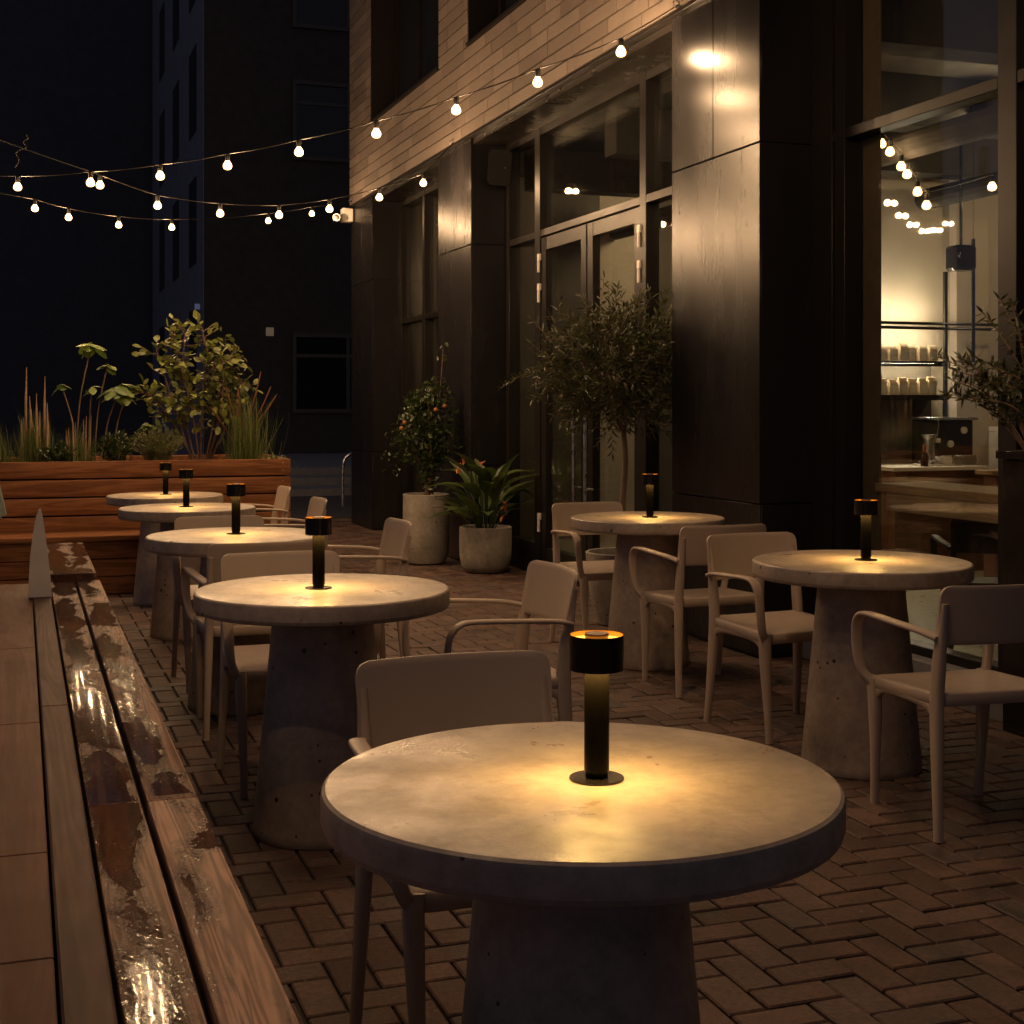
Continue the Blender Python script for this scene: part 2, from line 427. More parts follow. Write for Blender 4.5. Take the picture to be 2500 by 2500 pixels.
for i in range(int(X0 / PW) - 2, int(X1 / PW) + 2):
    for j in range(int(Y0 / PW) - 2, int(Y1 / PW) + 2):
        c = (i - j) % 4
        if c == 0: q = (i, j, i + 2, j + 1)
        elif c == 3: q = (i, j, i + 1, j + 2)
        else: continue
        q = [v * PW for v in q]
        if q[0] < X0 or q[2] > X1 + .2 or q[1] < Y0: continue
        if q[0] < .35 and q[1] < 10.4 and q[0] < .2: continue
        paver(*q)
me = bpy.data.meshes.new('pavement'); me.from_pydata(verts, [], faces)
ca = me.color_attributes.new('rnd', 'FLOAT_COLOR', 'CORNER')
ca.data.foreach_set('color', [v for r in rn for v in (r, r, r, 1)])
me.materials.append(M['paver']); po = bpy.data.objects.new('pavement', me); C.objects.link(po); po['kind'] = 'structure'
bm = B(); box(bm, (-80, -20, -.4), (80, 120, -.09)); link('street', bm, M['asphalt'], smooth=False, kind='structure')

# ------------------------------------------------------------------ timber terrace and bench on the left
t = empty('timber_deck', (0, 0, 0), kind=None, label='raised brown boarded platform along the left edge beside the bench', cat='platform')
bm = B()
joints = {0: [-.5, 1.05, 1.95, 2.62, 3.65, 5.1, 7.2], 1: [-.5, 1.4, 3.1, 4.9, 7.2]}
xs = [.052, -.20, -.46, -.72, -.98, -1.24]
for k in range(len(xs) - 1):
    js = [-.5, 1.75, 2.32, 2.87, 4.05, 5.3, 7.2] if k == 0 else [-.5 + .0, 1.2 + .4 * (k % 2), 2.6 + .3 * (k % 3), 4.2, 5.8, 7.2]
    for a, b in zip(js, js[1:]):
        rbox(bm, (xs[k+1] + .0025, a + .002, .42), (xs[k] - .0025, b - .002, .45), .0025)
link('boarding', bm, M['deck'], t, smooth=False)
bm = B(); box(bm, (-1.23, -.45, gz(9)), (.045, 7.19, .418)); link('substructure', bm, M['void'], t, smooth=False)

t = empty('bench', (0, 0, 0), label='long low timber bench with rain puddles, in front left of the tables', cat='bench')
bm = B()
for a, b in ((-.4, 1.6), (1.6, 4.23), (4.23, 7.2)):
    rbox(bm, (.055, a + .002, .425), (.129, b - .002, .456), .004)
link('back_board', bm, M['plankdark'], t, smooth=False)
for (x0, x1) in ((.138, .249), (.263, .372)):
    for a, b in ((-.4, 3.165), (3.169, 7.23)):
        bm = B(); rbox(bm, (x0, a, .41), (x1, b, .45), .004, seg=2); link('seat_plank', bm, M['bench'], t)
bm = B(); box(bm, (.06, -.4, gz(9)), (.345, 7.2, .405)); link('plinth', bm, M['void'], t, smooth=False)
bm = B(); rbox(bm, (.135, 7.245, .447), (.355, 8.85, .487), .004, seg=2)
box(bm, (.06, 7.26, gz(9)), (.34, 8.84, .445))
link('raised_end', bm, M['bench'], t, smooth=False)

bm = B()
# pale fin shaped divider at the end of the deck
prof = [(-.052, 0), (-.05, .08), (-.045, .18), (-.034, .28), (-.02, .36), (-.008, .395), (.0, .398), (.008, .37), (.018, .30), (.03, .2), (.042, .09), (.048, 0)]
f0 = [bm.verts.new((x, -.02, z)) for x, z in prof]; f1 = [bm.verts.new((x * .9, .05 + .06 * (1 - z / .4), z)) for x, z in prof]
n = len(prof)
for i in range(n): bm.faces.new((f0[i], f0[(i+1) % n], f1[(i+1) % n], f1[i]))
bm.faces.new(f0[::-1]); bm.faces.new(f1); bmesh.ops.bevel(bm, geom=[e for e in bm.edges if abs(e.verts[0].co.y - e.verts[1].co.y) < .001 or e.verts[0].co.z > .3], offset=.004, segments=2, affect='EDGES')
fixn(bm)
o = link('bench_divider', bm, M['offwhite'], loc=(.085, 6.62, .4565), label='pale pointed fin standing upright at the far end of the bench', cat='divider')

# closed parasol just outside the left edge, its hem hangs into view
t = empty('parasol', (-.285, 7.85, gz(7.85)), label='closed parasol with pale green cloth hem at the left edge of the photo', cat='parasol')
bm = B(); lathe(bm, [(.02, .03), (.02, 2.5)], 16); lathe(bm, [(.2, -.02), (.2, .02), (.19, .03)], 32); link('pole', bm, M['black'], t)
bm = B(); nn = 72; rings = []
for z, r, a in ((.76, .19, .028), (.80, .185, .026), (.95, .158, .02), (1.1, .13, .015), (1.5, .10, .01), (2.0, .075, .006), (2.45, .03, .0)):
    rings.append([bm.verts.new(((r + a * math.sin(11 * q * 2*PI/nn + z)) * math.cos(q*2*PI/nn), (r + a * math.sin(11 * q * 2*PI/nn + z)) * math.sin(q*2*PI/nn), z + (.012 * math.sin(5 * q * 2*PI/nn) if z < .8 else 0))) for q in range(nn)])
for a, b in zip(rings, rings[1:]):
    for q in range(nn): bm.faces.new((a[q], a[(q+1) % nn], b[(q+1) % nn], b[q]))
link('canopy', bm, M['cloth'], t, sharp=180)

# ------------------------------------------------------------------ cedar planter with ledge
PZ = gz(20)
t = empty('wooden_planter', (0, 10.93, PZ), label='long reddish timber planter box with built-in ledge behind the tables', cat='planter')
PXR = 2.0
bm = B(); zt = .949
for k in range(7):
    z1 = zt - k * .137; z0 = z1 - .125
    if z0 < 0: z0 = .004
    xs = [-1.9, -.55 + .0 * k, PXR] if k % 2 else [-1.9, .2, PXR]
    xs = [-1.9, PXR]
    for a, b in zip(xs, xs[1:]): rbox(bm, (a, .0, z0), (b, .03, z1), .004, seg=2)
link('front_boards', bm, M['planter'], t)
bm = B()
for k in range(7):
    z1 = zt - k * .137; z0 = max(.004, z1 - .125)
    rbox(bm, (PXR - .029, .033, z0), (PXR - .001, 1.1, z1), .004, seg=2)
    rbox(bm, (-1.9, 1.1, z0), (PXR, 1.13, z1), .004)
link('side_boards', bm, m_wood('oiled_cedar_end', (.15, .056, .022), (.31, .132, .056), 'Y', .42, bs=.15, grain=.5), t)
bm = B(); box(bm, (-1.88, .034, .0), (PXR - .034, 1.09, .86)); link('soil', bm, M['soil'], t, smooth=False)
bm = B(); rbox(bm, (-1.9, -.46, .39), (1.05, -.005, .43), .005, seg=2)
for k in range(3):
    z1 = .385 - k * .128; rbox(bm, (-1.9, -.44, max(.004, z1 - .122)), (1.03, -.415, z1), .004)
    rbox(bm, (1.002, -.412, max(.004, z1 - .122)), (1.028, -.006, z1), .004)
link('ledge', bm, M['planter'], t)
for (x, z) in ((1.94, .92), (1.94, .86), (1.94, .78), (1.25, .85)):
    bm = B(); lathe(bm, [(.006, 0), (.004, .003)], 8)
    for v in bm.verts: v.co = Vector((x + v.co.x, -.001 - v.co.z, z + v.co.y))
    link('screw', bm, M['steel'], t)

# ------------------------------------------------------------------ tables
def make_table(name='round_table'):
    t = empty(name)
    bm = B(); n = 128; R = .394
    lathe(bm, [(R - .012, .690), (R - .003, .694), (R, .703), (R, .739), (R - .002, .7455), (R - .007, .7493), (R - .014, .750)], n)
    link('tabletop', bm, M['concrete'], t, sharp=18)
    bm = B(); lathe(bm, [(.212, .0), (.215, .004), (.2145, .03), (.155, .67), (.152, .6895)], 72)
    link('base', bm, M['concrete'], t, sharp=60)
    return t
tables = [(.807, 1.98, 'large nearest', 'round concrete table in the foreground, nearest to the camera'),
          (.888, 4.30, '', 'round concrete table in the left row, second from the camera'),
          (.90, 6.20, '', 'round concrete table in the left row, third from the camera'),
          (.926, 8.38, '', 'round concrete table in the left row, second from the timber planter'),
          (.945, 9.93, '', 'round concrete table closest to the timber planter'),
          (2.905, 4.41, '', 'round concrete table in front of the lit cafe window on the right'),
          (3.03, 6.53, '', 'round concrete table in front of the dark pillar near the olive tree')]
proto = make_table()
for i, (x, y, _, lab) in enumerate(tables):
    o = proto if i == 0 else copy_tree(proto)
    o.location = (x, y, gz(y)); o.rotation_euler = (0, 0, i * 1.3)
    tag(o, lab, 'table', 'round concrete tables on the terrace')

# ------------------------------------------------------------------ table lamps
def make_lamp():
    t = empty('table_lamp')
    bm = B(); lathe(bm, [(.0415, 0), (.042, .001), (.042, .0025), (.0412, .0034)], 64); link('base_plate', bm, M['black'], t)
    bm = B(); lathe(bm, [(.0172, .0036), (.0172, .011), (.0193, .0125), (.0193, .169), (.0178, .170)], 48); link('stem', bm, M['stem'], t)
    bm = B()   # shade: an open tube wall, dark outside, brass inside
    n = 64; ro, ri, z0, z1 = .0417, .0404, .1675, .2205
    rr = [(ro, z0), (ro, z1), (ri, z1), (ri, z0)]
    rings = [[bm.verts.new((r * math.cos(2*PI*i/n), r * math.sin(2*PI*i/n), z)) for i in range(n)] for r, z in rr]
    for q in range(4):
        a, b = rings[q], rings[(q+1) % 4]
        for i in range(n):
            f = bm.faces.new((a[i], a[(i+1) % n], b[(i+1) % n], b[i])); f.material_index = 1 if q == 2 else 0
    link('shade', bm, [M['black'], M['brass']], t)
    bm = B()   # light disc inside the shade: shines down from its under side, glows at the top
    prof = [(.0265, .1735), (.0402, .1735), (.0402, .2130), (.0200, .2130), (.0200, .1765), (.0265, .1765)]
    rings = [[bm.verts.new((r * math.cos(2*PI*i/n), r * math.sin(2*PI*i/n), z)) for i in range(n)] for r, z in prof]
    for q in range(6):
        a, b = rings[q], rings[(q+1) % 6]
        for i in range(n):
            f = bm.faces.new((a[i], b[i], b[(i+1) % n], a[(i+1) % n])); f.material_index = {0: 0, 2: 1}.get(q, 2)
    bmesh.ops.recalc_face_normals(bm, faces=bm.faces[:])
    link('light_disc', bm, [M['lamp'], M['lamptop'], M['black']], t, sharp=30)
    bm = B(); lathe(bm, [(.0178, .1702), (.0178, .2175), (.0186, .2185), (.0186, .2215), (.0178, .2225)], 40); link('top_cap', bm, M['cap'], t)
    return t
lamp_xy = [(.83, 1.972), (.874, 4.30), (.896, 6.22), (.92, 8.40), (.95, 9.95), (2.926, 4.41), (3.03, 6.50)]
labs = ['black table lamp on the nearest, foreground table', 'black table lamp on the second table of the left row', 'black table lamp on the third table of the left row',
        'black table lamp on the left row table second from the planter', 'black table lamp on the table closest to the timber planter',
        'black table lamp on the table in front of the lit cafe window', 'black table lamp on the table near the olive tree and dark pillar']
proto = make_lamp()
for i, (x, y) in enumerate(lamp_xy):
    o = proto if i == 0 else copy_tree(proto)
    o.location = (x, y, .7502 + gz(tables[i][1])); o.rotation_euler = (0, 0, i * .7)
    tag(o, labs[i], 'lamp', 'lit black lamps on the tables')

# ------------------------------------------------------------------ chairs
def rrect(w, d, r, n=6):
    pts = []
    for cx, cy, a0 in ((w - r, d - r, 0), (-w + r, d - r, 90), (-w + r, -d + r, 180), (w - r, -d + r, 270)):
        for k in range(n + 1):
            a = math.radians(a0 + 90 * k / n); pts.append((cx + r * math.cos(a), cy + r * math.sin(a)))
    return pts
def make_chair(mat):
    t = empty('armchair')
    # seat: dished shell with a turned-down skirt
    bm = B(); prof = []
    outline = rrect(.218, .205, .045)
    def zs(x, y): return .432 - .014 * max(0, 1 - (x / .2) ** 2) * max(0, 1 - ((y - .02) / .22) ** 2) + .012 * smoothstep(.06, .2, y) - .006 * smoothstep(-.12, -.2, y)
    rings = []
    for s in (0.12, .35, .6, .8, .92, .975): rings.append([bm.verts.new((x * s, y * s, zs(x * s, y * s))) for x, y in outline])
    rings.append([bm.verts.new((x, y, zs(x, y) - .006)) for x, y in outline])
    rings.append([bm.verts.new((x * .995, y * .995, zs(x, y) - .035)) for x, y in outline])
    rings.append([bm.verts.new((x * .97, y * .97, zs(x, y) - .042)) for x, y in outline])
    rings.append([bm.verts.new((x * .9, y * .9, zs(x, y) - .028)) for x, y in outline])
    n = len(outline)
    for a, b in zip(rings, rings[1:]):
        for i in range(n): bm.faces.new((a[i], b[i], b[(i+1) % n], a[(i+1) % n]))
    bm.faces.new(rings[0]); bm.faces.new(rings[-1][::-1]); fixn(bm)
    link('seat', bm, mat, t, sharp=50)
    # backrest: gently curved slab with rounded corners, leaning back
    bm = B(); nu = 18; zz = [0, .006, .016, .03, .06, .095, .13, .152, .168, .178, .184]
    H = zz[-1]; W = .216; R = .032
    def hw(z):
        d = min(z, H - z)
        rr = R if z > H/2 else .014
        return W - (rr - math.sqrt(max(0, rr*rr - (rr - min(d, rr)) ** 2))) + .004 * z / H
    def P(u, z, off):
        x = u * hw(z)
        y = .222 + .055 * z / .184 * .7 - .034 * (x / W) ** 2 + off
        return (x, y, .590 + z)
    T = .011; F = []; K = []
    for z in zz:
        th = T if 0 < z < H else T * .5
        F.append([bm.verts.new(P(-1 + 2*i/nu, z, -th/2)) for i in range(nu+1)])
        K.append([bm.verts.new(P(-1 + 2*i/nu, z, th/2)) for i in range(nu+1)])
    for j in range(len(zz) - 1):
        for i in range(nu):
            bm.faces.new((F[j][i], F[j][i+1], F[j+1][i+1], F[j+1][i])); bm.faces.new((K[j][i], K[j+1][i], K[j+1][i+1], K[j][i+1]))
        bm.faces.new((F[j][0], F[j+1][0], K[j+1][0], K[j][0])); bm.faces.new((F[j][nu], K[j][nu], K[j+1][nu], F[j+1][nu]))
    for i in range(nu):
        bm.faces.new((F[0][i], K[0][i], K[0][i+1], F[0][i+1])); bm.faces.new((F[-1][i], F[-1][i+1], K[-1][i+1], K[-1][i]))
    fixn(bm); link('backrest', bm, mat, t, sharp=55)
    for s in (-1, 1):
        # rear leg runs on up as the back post
        bm = B(); pts = spline([(s*.222, .215, 0), (s*.214, .196, .2), (s*.207, .183, .41), (s*.205, .190, .52), (s*.205, .206, .63), (s*.205, .222, .72)], 5)
        fl = []
        for p in pts:
            k = smoothstep(0, .42, p.z); k2 = smoothstep(.5, .72, p.z)
            fl.append((.0125 + .004 * k - .006 * k2, .014 + .010 * k - .013 * k2))
        tube(bm, pts, 1, 14, ref=(1, 0, 0), flat=fl); fixn(bm); link('leg', bm, mat, t, sharp=60)
        bm = B(); pts = spline([(s*.196, -.205, 0), (s*.200, -.192, .2), (s*.204, -.188, .33), (s*.206, -.190, .40), (s*.205, -.188, .422)], 5)
        fl = []
        for p in pts:
            k = smoothstep(.05, .40, p.z); fl.append((.0125 + .006 * k, .0135 + .013 * k))
        tube(bm, pts, 1, 14, ref=(1, 0, 0), flat=fl); fixn(bm); link('leg', bm, mat, t, sharp=60)
        # arm
        bm = B(); pts = spline([(s*.215, .205, .612), (s*.236, .13, .626), (s*.250, .0, .634), (s*.255, -.13, .639), (s*.256, -.182, .632), (s*.255, -.212, .602), (s*.252, -.222, .55), (s*.247, -.222, .49), (s*.236, -.214, .44), (s*.218, -.200, .412), (s*.205, -.188, .395)], 6)
        fl = []
        for p in pts:
            k = smoothstep(.60, .44, p.z); fl.append((.019 - .004 * k, .0075 + .006 * k))
        tube(bm, pts, 1, 14, ref=(1, 0, 0), flat=fl); fixn(bm); link('armrest', bm, mat, t, sharp=60)
        # apron web between legs, arched under the seat
        bm = B(); pts = spline([(s*.205, -.17, .372), (s*.207, -.12, .398), (s*.208, 0, .404), (s*.208, .13, .398), (s*.208, .18, .37)], 5)
        tube(bm, pts, 1, 10, ref=(1, 0, 0), flat=(.009, .016)); fixn(bm); link('rail', bm, mat, t, sharp=60)
    return t
proto = make_chair(M['chair'])
# x, y, direction the sitter faces (0 = towards the camera)
chairs = [(.888, 2.68, 0, 'beige armchair behind the nearest foreground table, facing the camera'),
          (.905, 4.93, 0, 'beige armchair facing the camera behind the second table of the left row'),
          (1.474, 4.42, -90, 'beige armchair side-on at the right of the second left-row table'),
          (.91, 5.80, 180, 'beige armchair seen from behind at the third table of the left row'),
          (.93, 6.80, 0, 'beige armchair facing the camera behind the third table of the left row'),
          (1.46, 6.42, -90, 'beige armchair side-on at the right of the third left-row table'),
          (1.51, 8.54, -90, 'beige armchair side-on, second nearest to the planter'),
          (1.585, 10.16, -90, 'beige armchair side-on at the end of the row, right against the planter'),
          (2.93, 5.02, 4, 'beige armchair facing the camera behind the table by the cafe window'),
          (2.85, 3.755, 176, 'beige armchair seen from behind, cut by the right edge of the photo'),
          (3.02, 5.91, 180, 'beige armchair seen from behind in front of the table near the olive tree'),
          (3.06, 7.17, 2, 'beige armchair facing the camera behind the table near the olive tree')]
for i, (x, y, a, lab) in enumerate(chairs):
    o = proto if i == 0 else copy_tree(proto)
    o.location = (x, y, gz(y) + .001); o.rotation_euler = (0, 0, math.radians(a))
    tag(o, lab, 'chair', 'beige armchairs around the tables')

# ------------------------------------------------------------------ cafe building
FX = 3.625; GX = 4.0
cafe = empty('cafe_building', (FX, 11, 0), label='cafe building with dark metal pillars, glazed bays and long narrow tiles above', cat='building')
def part(name, bm, mat, par=cafe, **k):
    o = link(name, bm, mat, None, **k); o.parent = par
    o.matrix_parent_inverse = Matrix.Translation(-(cafe.location)) if True else o.matrix_parent_inverse
    return o
def sub(name, bm, mat, par, **k):
    o = link(name, bm, mat, None, **k); o.parent = par   # parent already in world coordinates
    return o
ZT = 3.6
def pillar(y0, y1, split=True, xb=GX + .05):
    base = B(); box(base, (FX + .012, y0 + .012, gz(y0) - .02), (xb, y1 - .012, ZT)); p = part('pillar_core', base, M['void'], smooth=False)
    zs = [.01 + gz(y0), .797, .805, 2.682, 2.692, 3.588]
    ym = (y0 + y1) / 2
    for z0, z1 in ((zs[0], zs[1]), (zs[2], zs[3])):
        bm = B(); box(bm, (FX, y0, z0), (FX + .01, y1, z1), .0015); box(bm, (FX + .0102, y0, z0), (xb - .09, y0 + .01, z1), .0015)
        box(bm, (FX + .0102, y1 - .01, z0), (xb - .09, y1, z1), .0015); sub('cladding_panel', bm, M['panel'], p)
    bm = B(); box(bm, (FX, y0, zs[4]), (FX + .01, ym - .004, zs[5]), .0015); box(bm, (FX, ym + .004, zs[4]), (FX + .01, y1, zs[5]), .0015)
    box(bm, (FX + .0102, y0, zs[4]), (xb - .09, y0 + .01, zs[5]), .0015); box(bm, (FX + .0102, y1 - .01, zs[4]), (xb - .09, y1, zs[5]), .0015)
    sub('cladding_panel', bm, M['panel'], p)
for y0, y1 in ((-1.2, .5), (6.435, 7.47), (11.37, 12.36), (14.92, 15.94)): pillar(y0, y1)
# tiles above
m, nt, p_ = newmat('long_tile')
at = N(nt, 'Attribute', attribute_name='rnd'); v = coords(nt)
cc = ramp(nt, at.outputs['Fac'], [(0, (.135, .105, .086)), (.5, (.175, .138, .112)), (1, (.215, .172, .14))])
st = noise(nt, coords(nt, (1, 14, 1.4)), 3.2, 6, .7); f_ = noise(nt, v, 40, 5, .7)
cc = mixc(nt, .7, cc, ramp(nt, st, [(.3, g(.62)), (.7, g(1.15))]), 'MULTIPLY')
nt.links.new(cc, p_.inputs['Base Color']); nt.links.new(ramp(nt, st, [(.3, g(.5)), (.7, g(.75))]), p_.inputs['Roughness'])
bump(nt, p_, math_(nt, 'ADD', f_, st), .35, .003); M['tile'] = m
bm = B(); CH = .108; XT = 3.602
opens = [(12.28, 14.92), (7.47, 11.40), (2.2, 6.4)]; ZS = 4.40
bm.loops.layers.float_color.new('rnd'); L = bm.loops.layers.float_color['rnd']
random.seed(11)
for k in range(30):
    z0 = ZT + .02 + k * CH; z1 = z0 + CH
    segs = [(-1.2, 15.94)]
    if z1 > ZS + .03:
        segs = []; y = -1.2
        for a, b in sorted(opens): segs.append((y, a)); y = b
        segs.append((y, 15.94))
    for a, b in segs:
        y = a - random.uniform(0, .55)
        while y < b:
            e = y + .62
            lo, hi = max(a, y), min(b, e)
            if b - hi < .08: hi = b; e = b + 1
            if hi - lo > .02:
                vs = box(bm, (XT + random.uniform(0, .0022), lo + .003, z0 + .007), (XT + .03, hi - .004, z1 - .007))
                r = random.random()
                for f in set(f for v_ in vs for f in v_.link_faces):
                    for l in f.loops: l[L] = (r, r, r, 1)
            y = e
part('tile_cladding', bm, M['tile'], smooth=False)
bm = B()   # end return of the tiled wall, and body of the upper storeys
box(bm, (XT + .032, -1.2, ZT + .01), (XT + .3, 15.93, ZS - .002))
zc = ZT + .02 + 30 * CH
y = -1.2
for a, b in sorted(opens): box(bm, (XT + .032, y, ZS), (XT + .3, a - .002, zc)); y = b + .002
box(bm, (XT + .032, y, ZS), (XT + .3, 15.93, zc))
part('upper_wall', bm, M['void'], smooth=False)
bm = B(); box(bm, (XT - .012, -1.2, ZT - .012), (XT + .25, 15.95, ZT + .012), .002); part('drip_trim', bm, M['frame'])
bm = B(); box(bm, (FX + .02, -1.2, ZT - .06), (GX + .15, 15.9, ZT - .014)); part('soffit', bm, M['soffit'], smooth=False)
bm = B(); box(bm, (GX + .16, -1.2, ZT - .05), (10.2, 15.9, ZT + .2)); part('ceiling', bm, M['ceil'], smooth=False)
bm = B()
for yb in (2.6, 4.4, 6.2, 8.0, 9.6, 11.4): box(bm, (GX + .2, yb, 3.2), (10, yb + .22, ZT - .052))
for xb in (5.6, 7.2): cyl(bm, (xb, .6, 3.05), (xb, 12.8, 3.05), .09, n=14)
part('ceiling_beams', bm, M['ceil'], smooth=False)
# upper windows
for a, b in opens:
    bm = B(); box(bm, (XT + .31, a, ZS), (XT + .36, b, zc)); wn = part('upper_window', bm, M['nightglass'], smooth=False)
    bm = B()
    box(bm, (XT - .02, a + .01, ZS - .022), (XT + .31, b - .01, ZS + .004)); sub('sill', bm, M['frame'], wn, smooth=False)
    bm = B(); box(bm, (XT + .005, b - .02, ZS + .005), (XT + .31, b - .002, zc)); sub('reveal', bm, M['frame'], wn, smooth=False)
    bm = B(); box(bm, (XT + .005, a + .002, ZS + .005), (XT + .31, a + .02, zc)); sub('reveal', bm, M['frame'], wn, smooth=False)
    bm = B()
    for yy in (a + .05, a + (b - a) * .28, a + (b - a) * .62, b - .09): box(bm, (XT + .27, yy, ZS + .02), (XT + .309, yy + .06, zc))
    box(bm, (XT + .268, a + .02, ZS + .01), (XT + .3095, b - .02, ZS + .07)); sub('frame', bm, M['frame'], wn, smooth=False)

def frames(bm, ylist, zlist, w=.07, x=GX, y0=None, y1=None, d=.07):
    for yy, ww in ylist: box(bm, (x - d, yy - ww / 2, gz(yy) + .02), (x + .03, yy + ww / 2, ZT - .055), .003)
    ys_ = sorted(v[0] for v in ylist)
def pane(y0, y1, z0, z1, par, lab=None):
    bm = B(); box(bm, (GX - .012, y0, z0), (GX - .006, y1, z1)); box(bm, (GX + .022, y0, z0), (GX + .028, y1, z1))
    return sub('pane', bm, M['glass'], par, smooth=False)
def bay(name, muls, z_tr, heads, panes, door=None, zb=.2):
    bm = B(); frames(bm, muls, None)
    ms = sorted(muls)
    for (ya, wa), (yb, wb) in zip(ms, ms[1:]):
        a, b = ya + wa / 2 + .001, yb - wb / 2 - .001
        box(bm, (GX - .068, a, z_tr), (GX + .028, b, z_tr + .055), .003)
        box(bm, (GX - .068, a, ZT - .12), (GX + .028, b, ZT - .058), .003)
        if not (door and door[0] <= a and b <= door[1]):
            box(bm, (GX - .066, a, gz(a) + .0), (GX + .028, b, zb), .003)
    w_ = part(name, bm, M['frame'])
    for (ya, wa), (yb, wb) in zip(ms, ms[1:]):
        a, b = ya + wa / 2 - .004, yb - wb / 2 + .004
        pane(a, b, z_tr + .05, ZT - .115, w_)
        if not (door and door[0] <= a + .01 and b - .01 <= door[1]): pane(a, b, zb - .004, z_tr + .004, w_)
    return w_
bay('window_bay', [(.55, .09), (2.6, .1), (4.88, .12), (6.16, .09), (6.33, .2)], 2.665, None, None)
bay('window_bay', [(12.40, .08), (13.05, .08), (13.95, .08), (14.88, .08)], 2.2, None, None)
d_ = bay('entrance_bay', [(7.52, .08), (8.545, .1), (10.57, .12), (11.30, .09)], 2.665, None, None, door=(8.5, 10.62))
# small step rail
bm = B(); box(bm, (GX - .16, .5, .0), (GX - .07, 6.4, .16), .004); part('threshold', bm, M['kerb'])
# doors
for ya, yb, hs in ((8.60, 9.54, 1), (9.56, 10.505, -1)):
    bm = B(); z0, z1 = .02 + gz(9), 2.655; S = .105
    box(bm, (GX - .06, ya, z0), (GX, ya + S, z1), .003); box(bm, (GX - .06, yb - S, z0), (GX, yb, z1), .003)
    box(bm, (GX - .058, ya + S, z1 - S), (GX - .002, yb - S, z1 - .001), .003); box(bm, (GX - .058, ya + S, z0 + .001), (GX - .002, yb - S, z0 + .2), .003)
    dr = part('door', bm, M['frame'])
    bm = B(); box(bm, (GX - .036, ya + S - .01, z0 + .19), (GX - .030, yb - S + .01, z1 - S + .01)); box(bm, (GX - .012, ya + S - .01, z0 + .19), (GX - .006, yb - S + .01, z1 - S + .01))
    sub('pane', bm, M['glass'], dr, smooth=False)
    yh = (yb - .10) if hs == 1 else (ya + .10)
    bm = B(); cyl(bm, (GX - .12, yh, .55), (GX - .12, yh, 1.42), .013, n=12)
    for zz in (.70, 1.27): cyl(bm, (GX - .12, yh, zz), (GX - .055, yh, zz), .009, n=10)
    sub('handle', bm, M['steel'], dr)
    ye = ya - .01 if hs == 1 else yb + .01
    for zz in (2.43, 2.19, .35):
        bm = B(); box(bm, (GX - .085, ye - .022, zz + .045), (GX - .062, ye + .022, zz + .10), .003); cyl(bm, (GX - .078, ye, zz - .05), (GX - .078, ye, zz + .044), .012, n=12)
        sub('hinge', bm, M['white'], dr)
# interior
bm = B(); box(bm, (GX + .05, -1.1, -.06), (10.2, 15.9, .0)); part('interior_floor', bm, M['intfloor'], smooth=False)
bm = B(); box(bm, (GX + .05, 12.9, 0), (10.2, 13.05, ZT - .06)); part('interior_wall', bm, M['cream'], smooth=False)
bm = B(); box(bm, (10.2, -1.1, 0), (10.35, 15.9, ZT - .06)); box(bm, (GX + .06, -1.2, 0), (10.2, -1.1, ZT - .06)); part('interior_wall', bm, M['cream'], smooth=False)
bm = B(); box(bm, (6.35, 10.0, 0), (7.70, 10.15, ZT - .06)); box(bm, (7.702, 10.06, 0), (10.2, 10.2, ZT - .06)); part('interior_wall', bm, M['cream'], smooth=False)
bm = B(); box(bm, (GX + .05, 5.985, 0), (GX + .06, 6.3, ZT - .06)); part('interior_column', bm, plain('tan_plaster', (.12, .085, .05), .8), smooth=False)
bm = B(); box(bm, (7.46, 9.90, 0), (7.78, 10.0, ZT - .06)); part('interior_column', bm, M['cream'], smooth=False)
bm = B(); box(bm, (GX + .03, .6, .885), (GX + .38, 6.0, .93), .004); box(bm, (GX + .031, .62, .80), (GX + .06, 5.9, .884)); part('window_ledge', bm, M['oak'])
bm = B(); box(bm, (GX + .1, 13.1, 0), (GX + .14, 15.9, ZT - .06)); box(bm, (GX + .16, 12.80, 0), (5.42, 12.88, ZT - .07)); box(bm, (6.0, 12.80, 0), (7.6, 12.88, ZT - .07)); part('added_dark_panel', bm, M['darkwall'], smooth=False)  # dark panels added to dim the view through the doors
bm = B(); box(bm, (10.4, -1.2, 0), (10.5, 15.94, zc)); box(bm, (GX + .15, 15.9, -.1), (10.4, 15.94, zc)); box(bm, (XT + .3, -1.2, zc), (10.5, 15.94, zc + .1)); part('outer_wall', bm, M['nightwall'], smooth=False)

